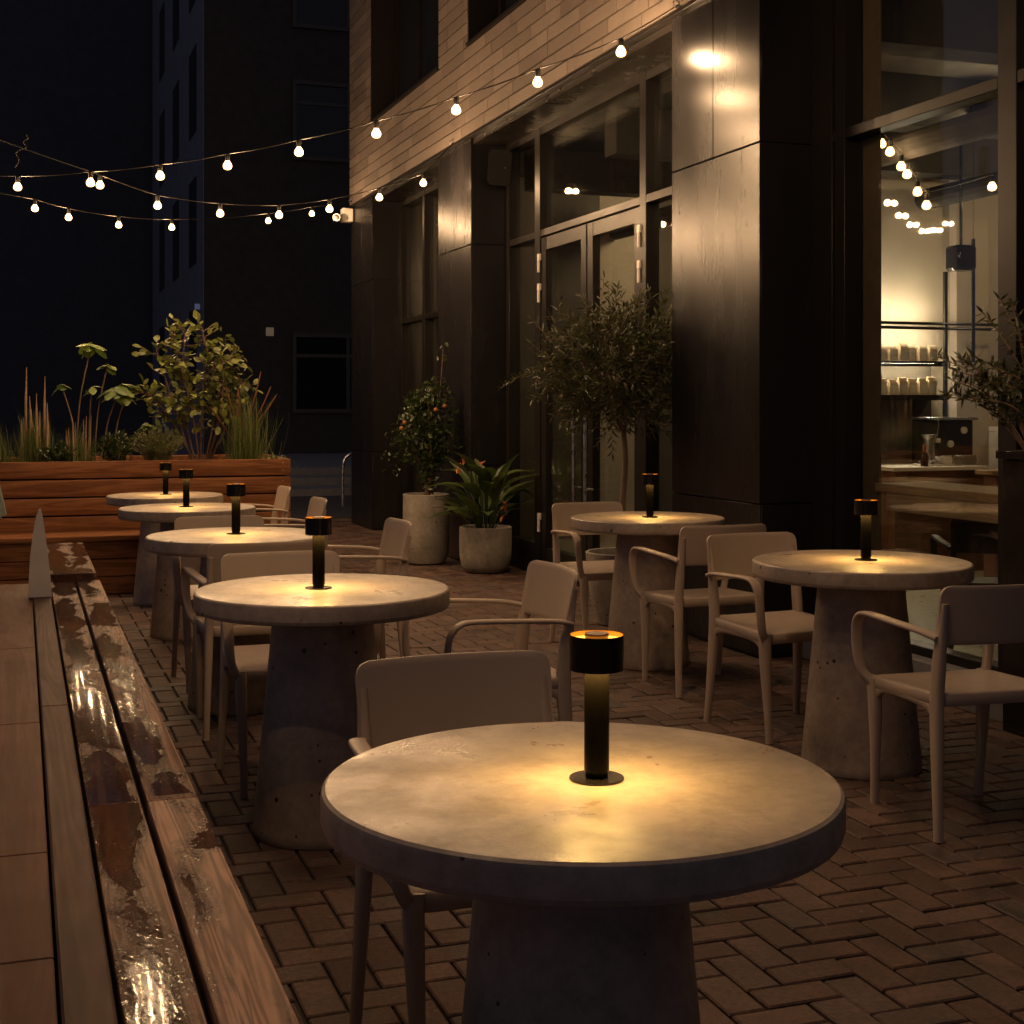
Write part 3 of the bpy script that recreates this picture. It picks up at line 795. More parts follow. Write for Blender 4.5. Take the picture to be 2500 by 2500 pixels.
# things inside the cafe
t = empty('wall_shelf_unit', (6.98, 9.9, 0), label='dark wall shelf unit holding paper bags behind the cafe window', cat='shelf')
def P(name, bm, mat, par=None, **k): return link(name, bm, mat, par or t, **k)
bm = B(); box(bm, (-.55, .06, .9), (.27, .095, 1.72)); P('back_panel', bm, M['darkwall'], smooth=False)
for z in (1.68, 1.40):
    bm = B(); box(bm, (-.55, -.12, z - .022), (.27, .059, z), .002); box(bm, (-.55, -.119, z - .045), (.26, -.110, z - .0225)); P('shelf', bm, M['black'])
bm = B(); box(bm, (.245, -.16, .0), (.27, -.13, 2.42)); P('post', bm, M['black'])
for zz, k in ((1.68, 0), (1.40, 1)):
    for q in range(6):
        xq = 6.98 - .30 + q * .095 + random.uniform(-.01, .01)
        bm = B(); ww = .038; hh = random.uniform(.115, .15)
        box(bm, (-ww, -.03, 0), (ww, .03, hh * .8)); 
        top = [v_ for v_ in bm.verts if v_.co.z > .01]
        box(bm, (-ww * .95, -.012, hh * .8 + .0005), (ww * .95, .012, hh), .002)
        o = link('coffee_bag', bm, M['paper'], loc=(xq, 9.84, zz + .001), group='coffee bags on the cafe shelves', smooth=False)
        tag(o, 'small lit paper coffee bag, %s from the left on the %s wall shelf' % (['first', 'second', 'third', 'fourth', 'fifth', 'sixth'][q], 'upper' if k == 0 else 'lower'), 'bag')
        bm = B(); box(bm, (-ww * .62, -.0325, .015), (ww * .62, -.0305, hh * .6)); link('label', bm, M['white'], o, smooth=False)
t = empty('back_counter', (6.75, 9.5, 0), label='wooden back counter with a pale worktop below the wall shelves', cat='counter')
bm = B(); box(bm, (-.35, -.25, 0), (.50, .38, .80)); P('body', bm, M['walnut'], smooth=False)
bm = B(); box(bm, (-.38, -.28, .802), (.50, .38, .832), .003); P('worktop', bm, M['white'])
t = empty('coffee_machine', (7.12, 9.62, .833), label='black coffee machine with round dials on the back counter', cat='coffee machine')
bm = B(); box(bm, (-.17, -.16, .02), (.17, .2, .36), .01); P('body', bm, M['black'])
bm = B(); box(bm, (-.19, -.18, .362), (.20, .2, .385), .004); P('top_tray', bm, M['steel'])
bm = B()
for x_, z_ in ((-.06, .17), (.07, .28)):
    cyl(bm, (x_, -.161, z_), (x_, -.18, z_), .028, n=20)
P('dial', bm, M['white'])
bm = B(); box(bm, (-.16, -.22, .0), (.16, -.161, .08), .006); P('drip_tray', bm, M['steel'])
t = empty('coffee_grinder', (6.86, 9.45, .833), label='shiny steel grinder with a flared top beside the coffee machine', cat='grinder')
bm = B(); lathe(bm, [(.085, 0), (.085, .03), (.05, .05), (.04, .09), (.04, .2), (.06, .235), (.062, .245)], 32); P('body', bm, M['steel'])
bm = B(); box(bm, (.045, -.02, .18), (.095, .02, .215), .005); P('spout', bm, M['white'])
bm = B(); box(bm, (-.09, -.11, .0), (.17, .09, .012), .003); box(bm, (.08, -.08, .0125), (.16, .06, .07), .004); P('tray', bm, M['white'])
t = empty('condiment_bottle', (6.72, 9.32, .833), label='small dark bottle with amber top at the left end of the counter', cat='bottle')
bm = B(); lathe(bm, [(.03, 0), (.032, .08), (.02, .11)], 20); P('body', bm, M['black'])
bm = B(); lathe(bm, [(.014, .112), (.014, .17), (.01, .175)], 16); P('cap', bm, M['orange'])
t = empty('leather_bench', (7.1, 8.6, 0), label='brown leather seat back with a pale top rail inside the window', cat='bench')
bm = B(); box(bm, (-.35, -.1, .0), (1.3, .05, .80), .01); P('seat_back', bm, M['redpart'])
bm = B(); box(bm, (-.40, -.12, .802), (1.34, .08, .835), .004); P('top_rail', bm, M['oak'])
t = empty('white_cabinet', (8.15, 9.75, 0), label='white open cabinet frame against the cafe wall', cat='cabinet')
bm = B(); box(bm, (-.36, -.05, .0), (-.22, .3, 1.09), .004); box(bm, (-.36, -.052, 1.092), (.4, .3, 1.13), .004); P('frame', bm, M['white'])
bm = B(); box(bm, (-.218, .1, .0), (.4, .3, 1.09)); P('panel', bm, M['cream'])
# hanging rods and rail
bm = B(); cyl(bm, (6.3, 9.6, 1.94), (8.6, 9.6, 1.94), .012); cyl(bm, (6.3, 9.7, 1.985), (8.6, 9.7, 1.985), .012)
for xx in (6.5, 8.4):
    cyl(bm, (xx, 9.6, 1.94), (xx, 9.6, ZT - .06), .006)
tag(link('hanging_rail', bm, M['black']), 'thin black double rail running across the cafe wall', 'rail')
bm = B(); cyl(bm, (7.28, 9.45, 1.66), (7.28, 9.45, 2.66), .016, n=14); cyl(bm, (7.28, 9.45, 2.66), (7.28, 9.45, ZT - .06), .002)
tag(link('pendant_rod', bm, M['black']), 'slim black vertical rod pendant hanging in front of the cafe wall', 'pendant')
bm = B(); box(bm, (6.95, 9.2, 2.38), (7.13, 9.38, 2.58), .02); cyl(bm, (7.04, 9.29, 2.58), (7.04, 9.29, 3.5), .012)
tag(link('ceiling_speaker', bm, M['black']), 'dark boxy speaker hanging high inside the cafe', 'speaker')
bm = B(); box(bm, (6.4, 9.86, 1.655), (7.22, 9.875, 1.657)); t = link('shelf_light', bm, M['warmglow'], smooth=False); tag(t, 'warm strip light under the upper wall shelf', 'light', 'strip lights on the cafe shelves')
bm = B(); box(bm, (6.4, 9.80, 1.985), (7.22, 9.82, 1.99)); t = link('shelf_light', bm, M['warmglow'], smooth=False); tag(t, 'warm strip light on the black rail above the shelves', 'light', 'strip lights on the cafe shelves')
bm = B(); cyl(bm, (5.83, 7.62, 3.14), (6.13, 7.58, 3.12), .016, n=12); t = link('tube_lamp', bm, M['tubeglow']); tag(t, 'bright tube lamp under the cafe ceiling', 'lamp')
dc = make_chair(M['chair_dark']); dc.name = 'bar_chair'; dc.location = (4.62, 5.86, 0.0); dc.rotation_euler = (0, 0, math.radians(150)); 
tag(dc, 'dark chair standing inside the lit cafe window', 'chair')
# lamps added out of view to brighten the cafe interior
def pt(name, loc, e, col=(1, .72, .4), r=.08, cat='lamp', lab=''):
    t = empty(name, (loc[0], loc[1], loc[2]), label=lab, cat='lamp')
    l = bpy.data.lights.new(name, 'POINT'); l.energy = e; l.color = col; l.shadow_soft_size = r
    o = bpy.data.objects.new('bulb', l); C.objects.link(o); o.parent = t; o.location = (0, 0, -.09)
    bm = B(); lathe(bm, [(.012, .12), (.05, .1), (.085, .0), (.083, .0), (.048, .097), (.01, .115)], 24); link('shade', bm, M['black'], t)
    bm = B(); cyl(bm, (0, 0, .12), (0, 0, 3.54 - loc[2]), .004); link('cord', bm, M['cable'], t)
    return t
pt('added_fill_lamp', (6.2, 8.0, 3.3), 14, lab='added fill lamp with black shade, unseen over the cafe counter')
pt('added_fill_lamp', (8.6, 8.3, 3.3), 24, lab='added fill lamp with black shade, unseen deep inside the cafe')
pt('added_fill_lamp', (5.9, 11.6, 3.2), 26, lab='added fill lamp with black shade, unseen behind the entrance doors')
pt('added_fill_lamp', (5.6, 4.4, 3.3), 20, lab='added fill lamp with black shade, unseen near the cafe window')

# ------------------------------------------------------------------ fixtures on the facade
t = empty('wall_speaker', (3.84, 11.2, 3.33), label='dark grey wedge wall speaker under the soffit left of the entrance', cat='speaker')
bm = B(); pr = rrect(.10, .15, .05, 5); f0 = [bm.verts.new((x, -.09, z)) for x, z in pr]; f1 = [bm.verts.new((x * .75, .07, z * .8)) for x, z in pr]
nn = len(pr)
for i in range(nn): bm.faces.new((f0[i], f0[(i+1) % nn], f1[(i+1) % nn], f1[i]))
bm.faces.new(f0); bm.faces.new(f1); fixn(bm); bmesh.ops.rotate(bm, verts=bm.verts, cent=(0, 0, 0), matrix=Matrix.Rotation(.25, 3, 'X') @ Matrix.Rotation(-.5, 3, 'Z'))
link('cabinet', bm, plain('dark_grille', (.012, .011, .01), .6, scale=80, spec=.05), t)
bm = B(); cyl(bm, (.02, .05, 0), (.05, .16, .02), .02, n=12); cyl(bm, (0, -.095, -.02), (.0, -.11, -.025), .008, n=12); link('bracket', bm, M['steel'], t)
t = empty('security_camera', (3.56, 15.86, 3.50), label='small white security camera at the far corner of the cafe', cat='camera')
bm = B(); box(bm, (-.07, -.06, -.08), (.06, .06, .08), .01); link('mount_box', bm, M['white'], t)
bm = B(); cyl(bm, (-.16, -.14, -.045), (-.1, -.02, -.04), .045, .04, n=20); link('housing', bm, M['white'], t)
bm = B(); cyl(bm, (-.166, -.152, -.0455), (-.161, -.142, -.045), .03, .03, n=20); link('lens', bm, M['black'], t)

# ------------------------------------------------------------------ string lights
def bulb_parts(t, p, mat='bulb'):
    bm = B(); c = Vector(p)
    lathe(bm, [(.014, .030), (.019, .020), (.027, .008), (.0305, -.005), (.029, -.016), (.024, -.025), (.014, -.031), (.004, -.033)], 20, c=p)
    fixn(bm); b = link('bulb', bm, M['bulbglass'], t, sharp=180)
    bm = B(); bmesh.ops.create_icosphere(bm, subdivisions=1, radius=.024, matrix=Matrix.Translation(c - Vector((0, 0, .003))))
    link('glowing_core', bm, M[mat], b, sharp=180)
    bm = B(); lathe(bm, [(.015, .028), (.0165, .034), (.0165, .07), (.008, .078)], 14, c=p); link('socket', bm, M['cable'], b)
def string(pts, ends, lab, nm='string_light', mat='bulb'):
    t = empty(nm, (0, 0, 0), label=lab, cat='string lights', group='strings of warm bulbs over the terrace')
    cb = [Vector(ends[0])] + [Vector(p) + Vector((0, 0, .078)) for p in pts] + [Vector(ends[1])]
    pl = []
    for a, b in zip(cb, cb[1:]):
        for k in range(8):
            u = k / 8; pl.append(a.lerp(b, u) - Vector((0, 0, (.06 * (b - a).length) * u * (1 - u))))
    pl.append(cb[-1])
    bm = B(); tube(bm, pl, .0042, 6); link('cable', bm, M['cable'], t)
    for p in pts: bulb_parts(t, tuple(p), mat)
    return t
A = [(3.35, 7.59, 3.409), (2.97, 7.98, 3.285), (2.58, 8.4, 3.172), (2.17, 8.82, 3.075), (1.75, 9.26, 3.006), (1.34, 9.7, 2.963), (0.93, 10.13, 2.936), (0.48, 10.6, 2.935), (-0.02, 11.12, 2.955), (-.42, 11.5, 3.02), (-.85, 11.9, 3.15)]
Bs = [(3.31, 11.75, 3.252), (2.9, 11.68, 3.097), (2.45, 11.6, 2.967), (2.01, 11.51, 2.885), (1.52, 11.43, 2.865), (1.02, 11.33, 2.892), (0.58, 11.26, 3.02)]
Cs = [(2.49, 14.92, 3.295), (1.4, 14.05, 3.07), (0.87, 13.62, 3.022), (0.41, 13.25, 3.014), (0.12, 13.01, 3.028), (1.98, 14.51, 3.175)]
Cs = [(3.05, 15.38, 3.44), (2.49, 14.92, 3.28), (1.4, 14.05, 3.06), (.87, 13.62, 3.01), (.41, 13.25, 3.014), (.12, 13.01, 3.05)]
string(A, [(3.60, 7.33, 3.64), (-1.6, 12.3, 3.45)], 'topmost string of warm bulbs, fixed to the tiled wall above the big pillar')
string(Bs, [(3.60, 11.8, 3.63), (-1.6, 12.3, 4.05)], 'middle string of warm bulbs, fixed above the second pillar')
string(Cs, [(3.60, 15.8, 3.66), (-1.6, 12.3, 3.35)], 'lowest and farthest string of warm bulbs, ending at the building corner')
D = [(2.25, 5.0, 3.36), (1.75, 4.5, 3.34), (1.25, 4.0, 3.34), (.75, 3.5, 3.37), (.25, 3.0, 3.42), (-.25, 2.5, 3.5)]
I = [(5.36, 7.9, 3.045), (5.44, 7.92, 3.0), (5.513, 7.9, 2.904), (5.58, 7.93, 2.86), (5.641, 7.9, 2.742), (5.712, 7.9, 2.655), (6.24, 7.9, 2.807), (6.27, 7.8, 2.606)]  # bulbs added inside the cafe in place of reflections in the glass
string(I, [(5.2, 7.9, 3.25), (6.5, 7.6, 2.95)], 'short added string of dim bulbs imitating reflections in the cafe window', mat='reflbulb')
string(D, [(3.60, 6.35, 3.64), (-1.0, 1.75, 3.68)], 'string of warm bulbs overhead, above the near tables and out of frame')
for (x, y, h) in ((-1.6, 12.3, 4.1), (-1.0, 1.75, 3.72)):
    t = empty('light_post', (x, y, gz(y)), label={-1.6: 'black steel post holding the string lights left of the planter', -1.0: 'black steel post holding the overhead string on the deck', -.6: 'black steel post behind the camera holding a string of bulbs'}[x], cat='post')
    bm = B(); lathe(bm, [(.03, -.04), (.03, h)], 16); link('pole', bm, M['black'], t)
    bm = B(); box(bm, (-.08, -.08, -.05), (.08, .08, .012), .003); link('foot_plate', bm, M['black'], t)
t = empty('cable_hook', (.02, 11.17, 3.2), label='metal hook and turnbuckle joining the string cables at upper left', cat='hook')
bm = B(); tube(bm, spline([(.02, 0, .16), (.035, 0, .13), (0, 0, .1), (.02, 0, .06), (-.05, 0, .02), (-.03, 0, -.04), (-.06, 0, -.10)], 6), .005, 8); link('shackle', bm, M['cable'], t)
for i, (x, y, z) in enumerate(((3.585, 7.33, 3.64), (3.585, 11.8, 3.63), (3.585, 15.8, 3.66))):
    t = empty('wall_anchor', (x, y, z), label='small steel eye fixing of a string light cable, %s' % ['above the big pillar', 'above the second pillar', 'at the far building corner'][i], cat='anchor', group='wall anchors of the light strings')
    bm = B(); tube(bm, [(.02 * math.cos(a), 0, .02 * math.sin(a)) for a in [k * PI / 8 for k in range(17)]], .004, 6); cyl(bm, (0, 0, .02), (.03, 0, .05), .004); link('eye', bm, M['steel'], t)

# ------------------------------------------------------------------ plants
def leafm(bm, L, p, d, up, ln, wd, curl=.15, seg=4, shape='oval', fold=.15, r=None):
    """one leaf: strip of quads with a centre fold"""
    d = Vector(d).normalized(); s = d.cross(Vector(up))
    s = s.normalized() if s.length > 1e-4 else d.orthogonal().normalized()
    nrm = s.cross(d).normalized(); p = Vector(p)
    r = random.random() if r is None else r
    rows = []
    for i in range(seg + 1):
        u = i / seg
        if shape == 'oval': wv = math.sin(PI * min(1, max(0, u * .94 + .03))) ** .7
        elif shape == 'lance': wv = math.sin(PI * u ** .75) ** .9 if 0 < u < 1 else 0
        elif shape == 'blade': wv = (1 - u) ** .6
        else: wv = 1
        wv = max(wv, .03) * wd * .5
        c = p + d * (ln * u) - nrm * (curl * ln * u * u)
        rows.append((bm.verts.new(c - s * wv + nrm * fold * wv), bm.verts.new(c), bm.verts.new(c + s * wv + nrm * fold * wv)))
    for a, b in zip(rows, rows[1:]):
        for k in (0, 1):
            f = bm.faces.new((a[k], a[k+1], b[k+1], b[k])); f.smooth = True
            for l in f.loops: l[L] = (r, r, r, 1)
def newleafbm():
    bm = B(); return bm, bm.loops.layers.float_color.new('rnd')
def rdir(zb=0):
    v_ = Vector((random.gauss(0, 1), random.gauss(0, 1), random.gauss(0, 1) + zb)); return v_.normalized()
def pot(t, prof, mat=None, zsoil=None):
    bm = B(); n_ = 64
    r_top = prof[-1][0]; zt_ = prof[-1][1]
    full = prof + [(r_top - .008, zt_ + .004), (r_top - .02, zt_ + .002), (r_top - .026, zt_ - .02), (r_top - .028, zt_ - .06)]
    lathe(bm, full, n_, cap1=False); link('pot', bm, mat or M['potstone'], t)
    bm = B(); lathe(bm, [(r_top - .03, zt_ - .07), (r_top - .03, zt_ - .04), (.05, zt_ - .03)], 32); link('soil', bm, M['soil'], t)

# olive tree
random.seed(21)
t = empty('olive_tree', (3.50, 7.88, gz(7.88)), label='round-headed olive tree in a pale stone pot by the entrance doors', cat='tree')
pot(t, [(.15, 0), (.165, .006), (.215, .2), (.235, .40), (.238, .44)])
bm = B(); pts = spline([(0, 0, .40), (-.012, .0, .7), (.012, .01, 1.0), (-.01, 0, 1.25), (0, 0, 1.4)], 6)
tube(bm, pts, [.022 - .009 * i / len(pts) for i in range(len(pts))], 12); 
tips = []
cc_ = Vector((-.03, 0, 1.535)); ax = Vector((.44, .40, .42))
for k in range(16):
    a = 2 * PI * k / 16 + random.uniform(-.2, .2); el = random.uniform(-.3, 1.2)
    e = cc_ + Vector((math.cos(a) * math.cos(el) * ax.x, math.sin(a) * math.cos(el) * ax.y, math.sin(el) * ax.z)) * .8
    s0 = Vector((0, 0, random.uniform(1.15, 1.4)))
    mid = s0.lerp(e, .5) + Vector((random.uniform(-.05, .05), random.uniform(-.05, .05), .04))
    pp = spline([s0, mid, e], 5); tube(bm, pp, [.010 - .007 * i / len(pp) for i in range(len(pp))], 6)
    tips += [pp[len(pp)//2], e]
link('trunk', bm, M['bark'], t)
bm, L = newleafbm(); tw = B()
for k in range(760):
    dd = rdir(); rad = random.uniform(.25, 1.0) ** .6
    b0 = cc_ + Vector((dd.x * ax.x, dd.y * ax.y, dd.z * ax.z)) * rad * .85
    b0 += Vector((random.uniform(-.03, .03),) * 3)
    if dd.z < -.88 and rad > .7: continue
    dr = (Vector((dd.x, dd.y, dd.z * .6 + .35)) + rdir() * .55).normalized()
    ln = random.uniform(.08, .19) * (1.35 if random.random() < .12 else 1)
    if dd.x < -.8 and abs(dd.z + .0) < .4: ln *= 1.4
    if random.random() < .10: ln *= 1.6; b0 += Vector((dd.x * .03, dd.y * .03, dd.z * .03 + (.04 if dd.z > .3 else 0)))
    droop = random.uniform(-.3, .5)
    pp = [b0 + dr * ln * u - Vector((0, 0, droop * ln * u * u)) for u in (0, .33, .66, 1)]
    tube(tw, pp, .0018, 4)
    nl = int(ln / .0125)
    for j in range(nl):
        u = (j + .5) / nl; q = b0 + dr * ln * u - Vector((0, 0, droop * ln * u * u))
        sd = dr.orthogonal().normalized(); sd.rotate(Matrix.Rotation(j * 1.57 + random.uniform(-.5, .5), 3, dr))
        leafm(bm, L, q, dr * .75 + sd * .8, rdir(.8), random.uniform(.042, .07), random.uniform(.010, .0145), random.uniform(-.1, .25), 3, 'lance', .3)
link('crown', bm, M['olive'], t, smooth=False); link('twigs', tw, M['bark'], t)

# tall pot with a citrus-like shrub
random.seed(5)
t = empty('potted_shrub', (3.31, 11.66, gz(11.66)), label='tall pale cylinder pot with dark leafy shrub and orange fruit', cat='potted plant')
pot(t, [(.13, 0), (.165, .015), (.195, .08), (.2, .2), (.2, .60)])
bm = B(); ends = []
for k in range(9):
    a = random.uniform(0, 2*PI); e = Vector((math.cos(a) * random.uniform(.04, .22), math.sin(a) * random.uniform(.04, .2), random.uniform(1.1, 1.55)))
    if k == 0: e = Vector((.14, -.05, 1.86))
    pp = spline([(math.cos(a) * .03, math.sin(a) * .03, .55), Vector((e.x * .3 + random.uniform(-.05, .05), e.y * .3, .85)), e], 6)
    tube(bm, pp, [.009 - .006 * i / len(pp) for i in range(len(pp))], 6); ends += pp[4:]
link('stems', bm, M['stemred'], t)
bm, L = newleafbm()
for k in range(1700):
    if random.random() < .75:
        dd = rdir(); lc, lr = random.choice((((.0, 0, 1.25), (.24, .2, .26)), ((-.12, .02, 1.08), (.20, .18, .20)), ((.12, -.02, 1.12), (.22, .18, .24)), ((.06, 0, 1.42), (.15, .14, .16)), ((-.06, 0, 1.36), (.14, .12, .12)), ((.05, 0, .92), (.14, .12, .14))))
        q = Vector(lc) + Vector((dd.x * lr[0], dd.y * lr[1], dd.z * lr[2])) * random.uniform(.3, 1.15)
    else: q = random.choice(ends) + rdir() * .05
    leafm(bm, L, q, rdir(.1), rdir(1), random.uniform(.035, .065), random.uniform(.022, .034), .2, 3, 'oval', .2)
for k in range(60):   # trailing sprays on the left
    q = Vector((-.2 - .18 * random.random(), random.uniform(-.1, .1), random.uniform(.75, 1.15))); leafm(bm, L, q, rdir(.1), rdir(1), .03, .018, .2, 3, 'oval', .2)
for z in (.8, .95, 1.1): pass
link('leaves', bm, M['darkleaf'], t, smooth=False)
for (x, y, z) in ((.03, -.2, 1.33), (-.24, -.08, 1.17), (-.22, -.1, 1.22), (.12, -.16, 1.36)):
    bm = B(); bmesh.ops.create_icosphere(bm, subdivisions=2, radius=.02, matrix=Matrix.Translation((x, y, z)))
    link('fruit', bm, M['fruit'], t)

# lower pot with big glossy leaves
random.seed(9)
t = empty('potted_lily', (3.60, 10.9, gz(10.9)), label='low rounded stone pot with big glossy leaves and orange flowers', cat='potted plant')
pot(t, [(.13, 0), (.165, .012), (.20, .06), (.214, .14), (.216, .26), (.214, .372)])
bm, L = newleafbm(); st_ = B()
for k in range(38):
    a = random.uniform(0, 2*PI); lean = random.uniform(.3, 1.25)
    h = random.uniform(.10, .52) * (1.2 - .4 * lean)
    base = Vector((math.cos(a) * .06, math.sin(a) * .06, .34)); q = base + Vector((math.cos(a) * lean * .17, math.sin(a) * lean * .17, h))
    tube(st_, spline([base, base.lerp(q, .6) + Vector((0, 0, .05)), q], 4), .005, 5)
    leafm(bm, L, q, Vector((math.cos(a) * lean, math.sin(a) * lean, random.uniform(.25, 1.1))), (0, 0, 1), random.uniform(.24, .38), random.uniform(.10, .145), random.uniform(.2, .7), 9, 'lance', .35)
link('leaves', bm, M['canna'], t, smooth=False); link('stems', st_, M['canna'], t)
for (x, y, z) in ((-.07, -.1, .88), (-.20, -.05, .92), (.11, -.17, .55), (.07, -.2, .47), (-.24, -.02, .86)):
    bm, L = newleafbm()
    for k in range(8): leafm(bm, L, (x, y, z), rdir(.8), (0, 0, 1), .055, .022, .3, 3, 'lance')
    link('flower', bm, M['orange'], t, smooth=False)

# planting in the timber box
def grass(name, loc, n, h, spread, lab, cat='grass', seedheads=0, mat='grass', hm='straw', hh=None, wd=.006):
    t = empty(name, loc, label=lab, cat=cat)
    bm, L = newleafbm()
    for k in range(int(n * 1.1)):
        a = random.uniform(0, 2*PI); le = random.uniform(.05, 1) ** .8 * spread * 1.15; hl = h * random.uniform(.4, 1.12) * (1.1 - .3 * le / spread)
        b0 = Vector((random.gauss(0, .045) * (1.8 if random.random() < .3 else 1), random.gauss(0, .06), 0))
        leafm(bm, L, b0, (math.cos(a) * le, math.sin(a) * le, 1), (math.cos(a), math.sin(a), .3), hl, wd * random.uniform(.6, 1.3), random.uniform(.05, .8) * spread, 7, 'blade', .2)
    link('blades', bm, M[mat], t, smooth=False)
    return t
random.seed(3)
PS = PZ + .86
t = grass('feather_reed_grass', (.10, 11.25, PS), 380, .42, .9, 'reed grass with tall pale upright spikes at the left end of the planter')
bm = B()
for x, h_ in ((-.065, .42), (-.06, .80), (-.03, .58), (-.02, .48), (.02, .60), (.035, .46), (.07, .73), (.085, .53), (.095, .38), (-.09, .40)):
    y = random.uniform(-.08, .08); x *= 1.05
    tube(bm, [(x, y, 0), (x, y, h_ * .35), (x + random.uniform(-.008, .008), y, h_ * .7), (x + random.uniform(-.012, .012), y, h_)], [.004, .0085, .0095, .002], 7)
link('spikes', bm, M['straw'], t)
t = grass('feather_reed_grass', (.42, 11.2, PS), 300, .33, .9, 'low reed grass with short pale spikes in front of the broad-leaved plant')
bm = B()
for k in range(14):
    x = random.uniform(-.1, .1); h_ = random.uniform(.26, .44); y = random.uniform(-.08, .08)
    tube(bm, [(x, y, 0), (x * 1.1, y, h_ * .4), (x * 1.25, y, h_)], [.004, .008, .001], 6)
link('spikes', bm, M['straw'], t)
grass('edge_grass', (-.16, 11.2, PS), 240, .30, 1.2, 'dark grass tuft at the far left end of the planter')
def herb(name, loc, n, h, w_, lab, ll=.022, lw=.006, mat='grass'):
    t = empty(name, loc, label=lab, cat='bush'); bm, L = newleafbm(); st = B()
    for k in range(n):
        a = random.uniform(0, 2*PI); rr_ = random.random() ** .6; hh = h * random.uniform(.55, 1.05) * (1.05 - .35 * rr_)
        b0 = Vector((random.gauss(0, .03), random.gauss(0, .03), 0)); e = Vector((math.cos(a) * w_ * rr_, math.sin(a) * w_ * rr_ * .8, hh))
        pp = spline([b0, b0.lerp(e, .5) + Vector((0, 0, .03)), e], 5); tube(st, pp, .0018, 4)
        for q in pp[2:]:
            for j in range(5): leafm(bm, L, q + rdir() * .006, (e - b0).normalized() * .9 + rdir() * .8, rdir(.6), ll * random.uniform(.7, 1.3), lw, .1, 2, 'lance')
    link('leaves', bm, M[mat], t, smooth=False); link('stems', st, M['bark'], t)
herb('dark_herb', (.70, 11.2, PS), 70, .30, .17, 'dark low herb clump below the broad-leaved plant', .035, .010, 'darkleaf')
herb('fine_bush', (1.00, 11.2, PS), 130, .36, .21, 'fine needle-leaved green bush in the middle of the planter', .024, .0055)
herb('trailing_herb', (.27, 11.12, PS), 60, .22, .16, 'small bushy herb between the two clumps of pale spikes', .03, .010, 'darkleaf')
t = grass('ornamental_grass', (1.70, 11.25, PS), 420, .56, 1.0, 'arching ornamental grass with rust seed heads at the right of the planter')
bm = B()
for x, h_, l_ in ((-.07, .66, -.09), (-.04, .64, -.02), (.03, .78, .09), (.06, .6, .19), (.0, .5, .02), (-.03, .55, -.05), (.06, .66, .14), (-.12, .5, -.16)):
    tube(bm, spline([(x * .4, 0, 0), (x, .02, h_ * .5), (x + l_ * .6, 0, h_ * .8), (x + l_, 0, h_)], 3), [.003] * 5 + [.006] * 4 + [.002], 6)
link('seed_heads', bm, M['rust'], t)
t = empty('low_creeper', (1.9, 11.05, PS), label='low creeping plant at the right corner of the planter', cat='plant')
bm, L = newleafbm()
for k in range(240): leafm(bm, L, (random.gauss(0, .06), random.gauss(0, .04), random.uniform(0, .11)), rdir(.3), (0, 0, 1), .03, .017, .2, 3)
link('leaves', bm, M['shrubleaf'], t, smooth=False)
# broad-leaved stalks
random.seed(14)
t = empty('broad_leaf_plant', (.52, 11.35, PS), label='tall stalks with broad drooping leaves left of the yellow-green shrub', cat='plant')
bm, L = newleafbm(); st_ = B()
for (x0, h_, xe, sz, nlf) in ((-.12, .98, .0, .13, 8), (.08, .66, .22, .17, 10), (.02, .82, .12, .10, 5), (-.10, .66, -.22, .08, 4), (-.02, .64, .0, .08, 4), (.28, .36, .42, .09, 6), (.16, .60, .26, .12, 5)):
    e = Vector((xe, random.uniform(-.05, .05), h_)); tube(st_, spline([(x0, 0, 0), (x0 + (xe - x0) * .3, .01, h_ * .55), e], 6), .0055, 6)
    for k in range(nlf):
        a = 2 * PI * k / nlf + random.uniform(-.3, .3)
        leafm(bm, L, e + rdir() * .02, (math.cos(a), math.sin(a) * .8, random.uniform(-.35, .25)), (0, 0, 1), sz * random.uniform(.7, 1.1), sz * .75, random.uniform(.3, .8), 5, 'oval', -.25)
link('leaves', bm, M['bigleaf'], t, smooth=False); link('stalks', st_, M['bark'], t)
# yellow-green shrub
random.seed(31)
t = empty('leafy_shrub', (1.37, 11.5, PS), label='tall forked shrub with round yellow-green leaves in the planter', cat='shrub')
st_ = B(); bm, L = newleafbm()
mains = [((-.05, 0, 0), (-.22, 0, .55), (-.34, .05, .95)), ((-.03, 0, 0), (-.13, .05, .55), (-.12, 0, 1.12)), ((.0, 0, 0), (-.08, -.05, .5), (-.22, -.05, 1.03)),
         ((.03, 0, 0), (.12, 0, .55), (.02, .05, 1.14)), ((.05, 0, 0), (.20, .04, .55), (.28, 0, 1.0)), ((.04, 0, 0), (.16, -.06, .45), (.17, -.08, .9)), ((-.02, 0, 0), (-.25, -.02, .42), (-.42, 0, .60)),
         ((.05, 0, 0), (.24, -.02, .42), (.33, 0, .72)), ((0, 0, 0), (.02, .03, .5), (.05, .03, .8))]
for mn in mains:
    pp = spline(mn, 10); tube(st_, pp, [.010 - .007 * i / len(pp) for i in range(len(pp))], 7)
    for i, q in enumerate(pp):
        if i < 8: continue
        for b_ in range(2):
            dr = (rdir(.4)).normalized(); ln = random.uniform(.07, .17)
            e = q + dr * ln; tube(st_, [q, e], .0022, 4)
            for k in range(3):
                u = (k + 1) / 3; leafm(bm, L, q.lerp(e, u), (dr + rdir() * .9), (0, 0, 1) if random.random() < .6 else rdir(.5), random.uniform(.042, .075), random.uniform(.038, .06), random.uniform(.0, .5), 4, 'oval', random.uniform(-.2, .3))
link('leaves', bm, M['shrubleaf'], t, smooth=False); link('branches', st_, M['stemred'], t)

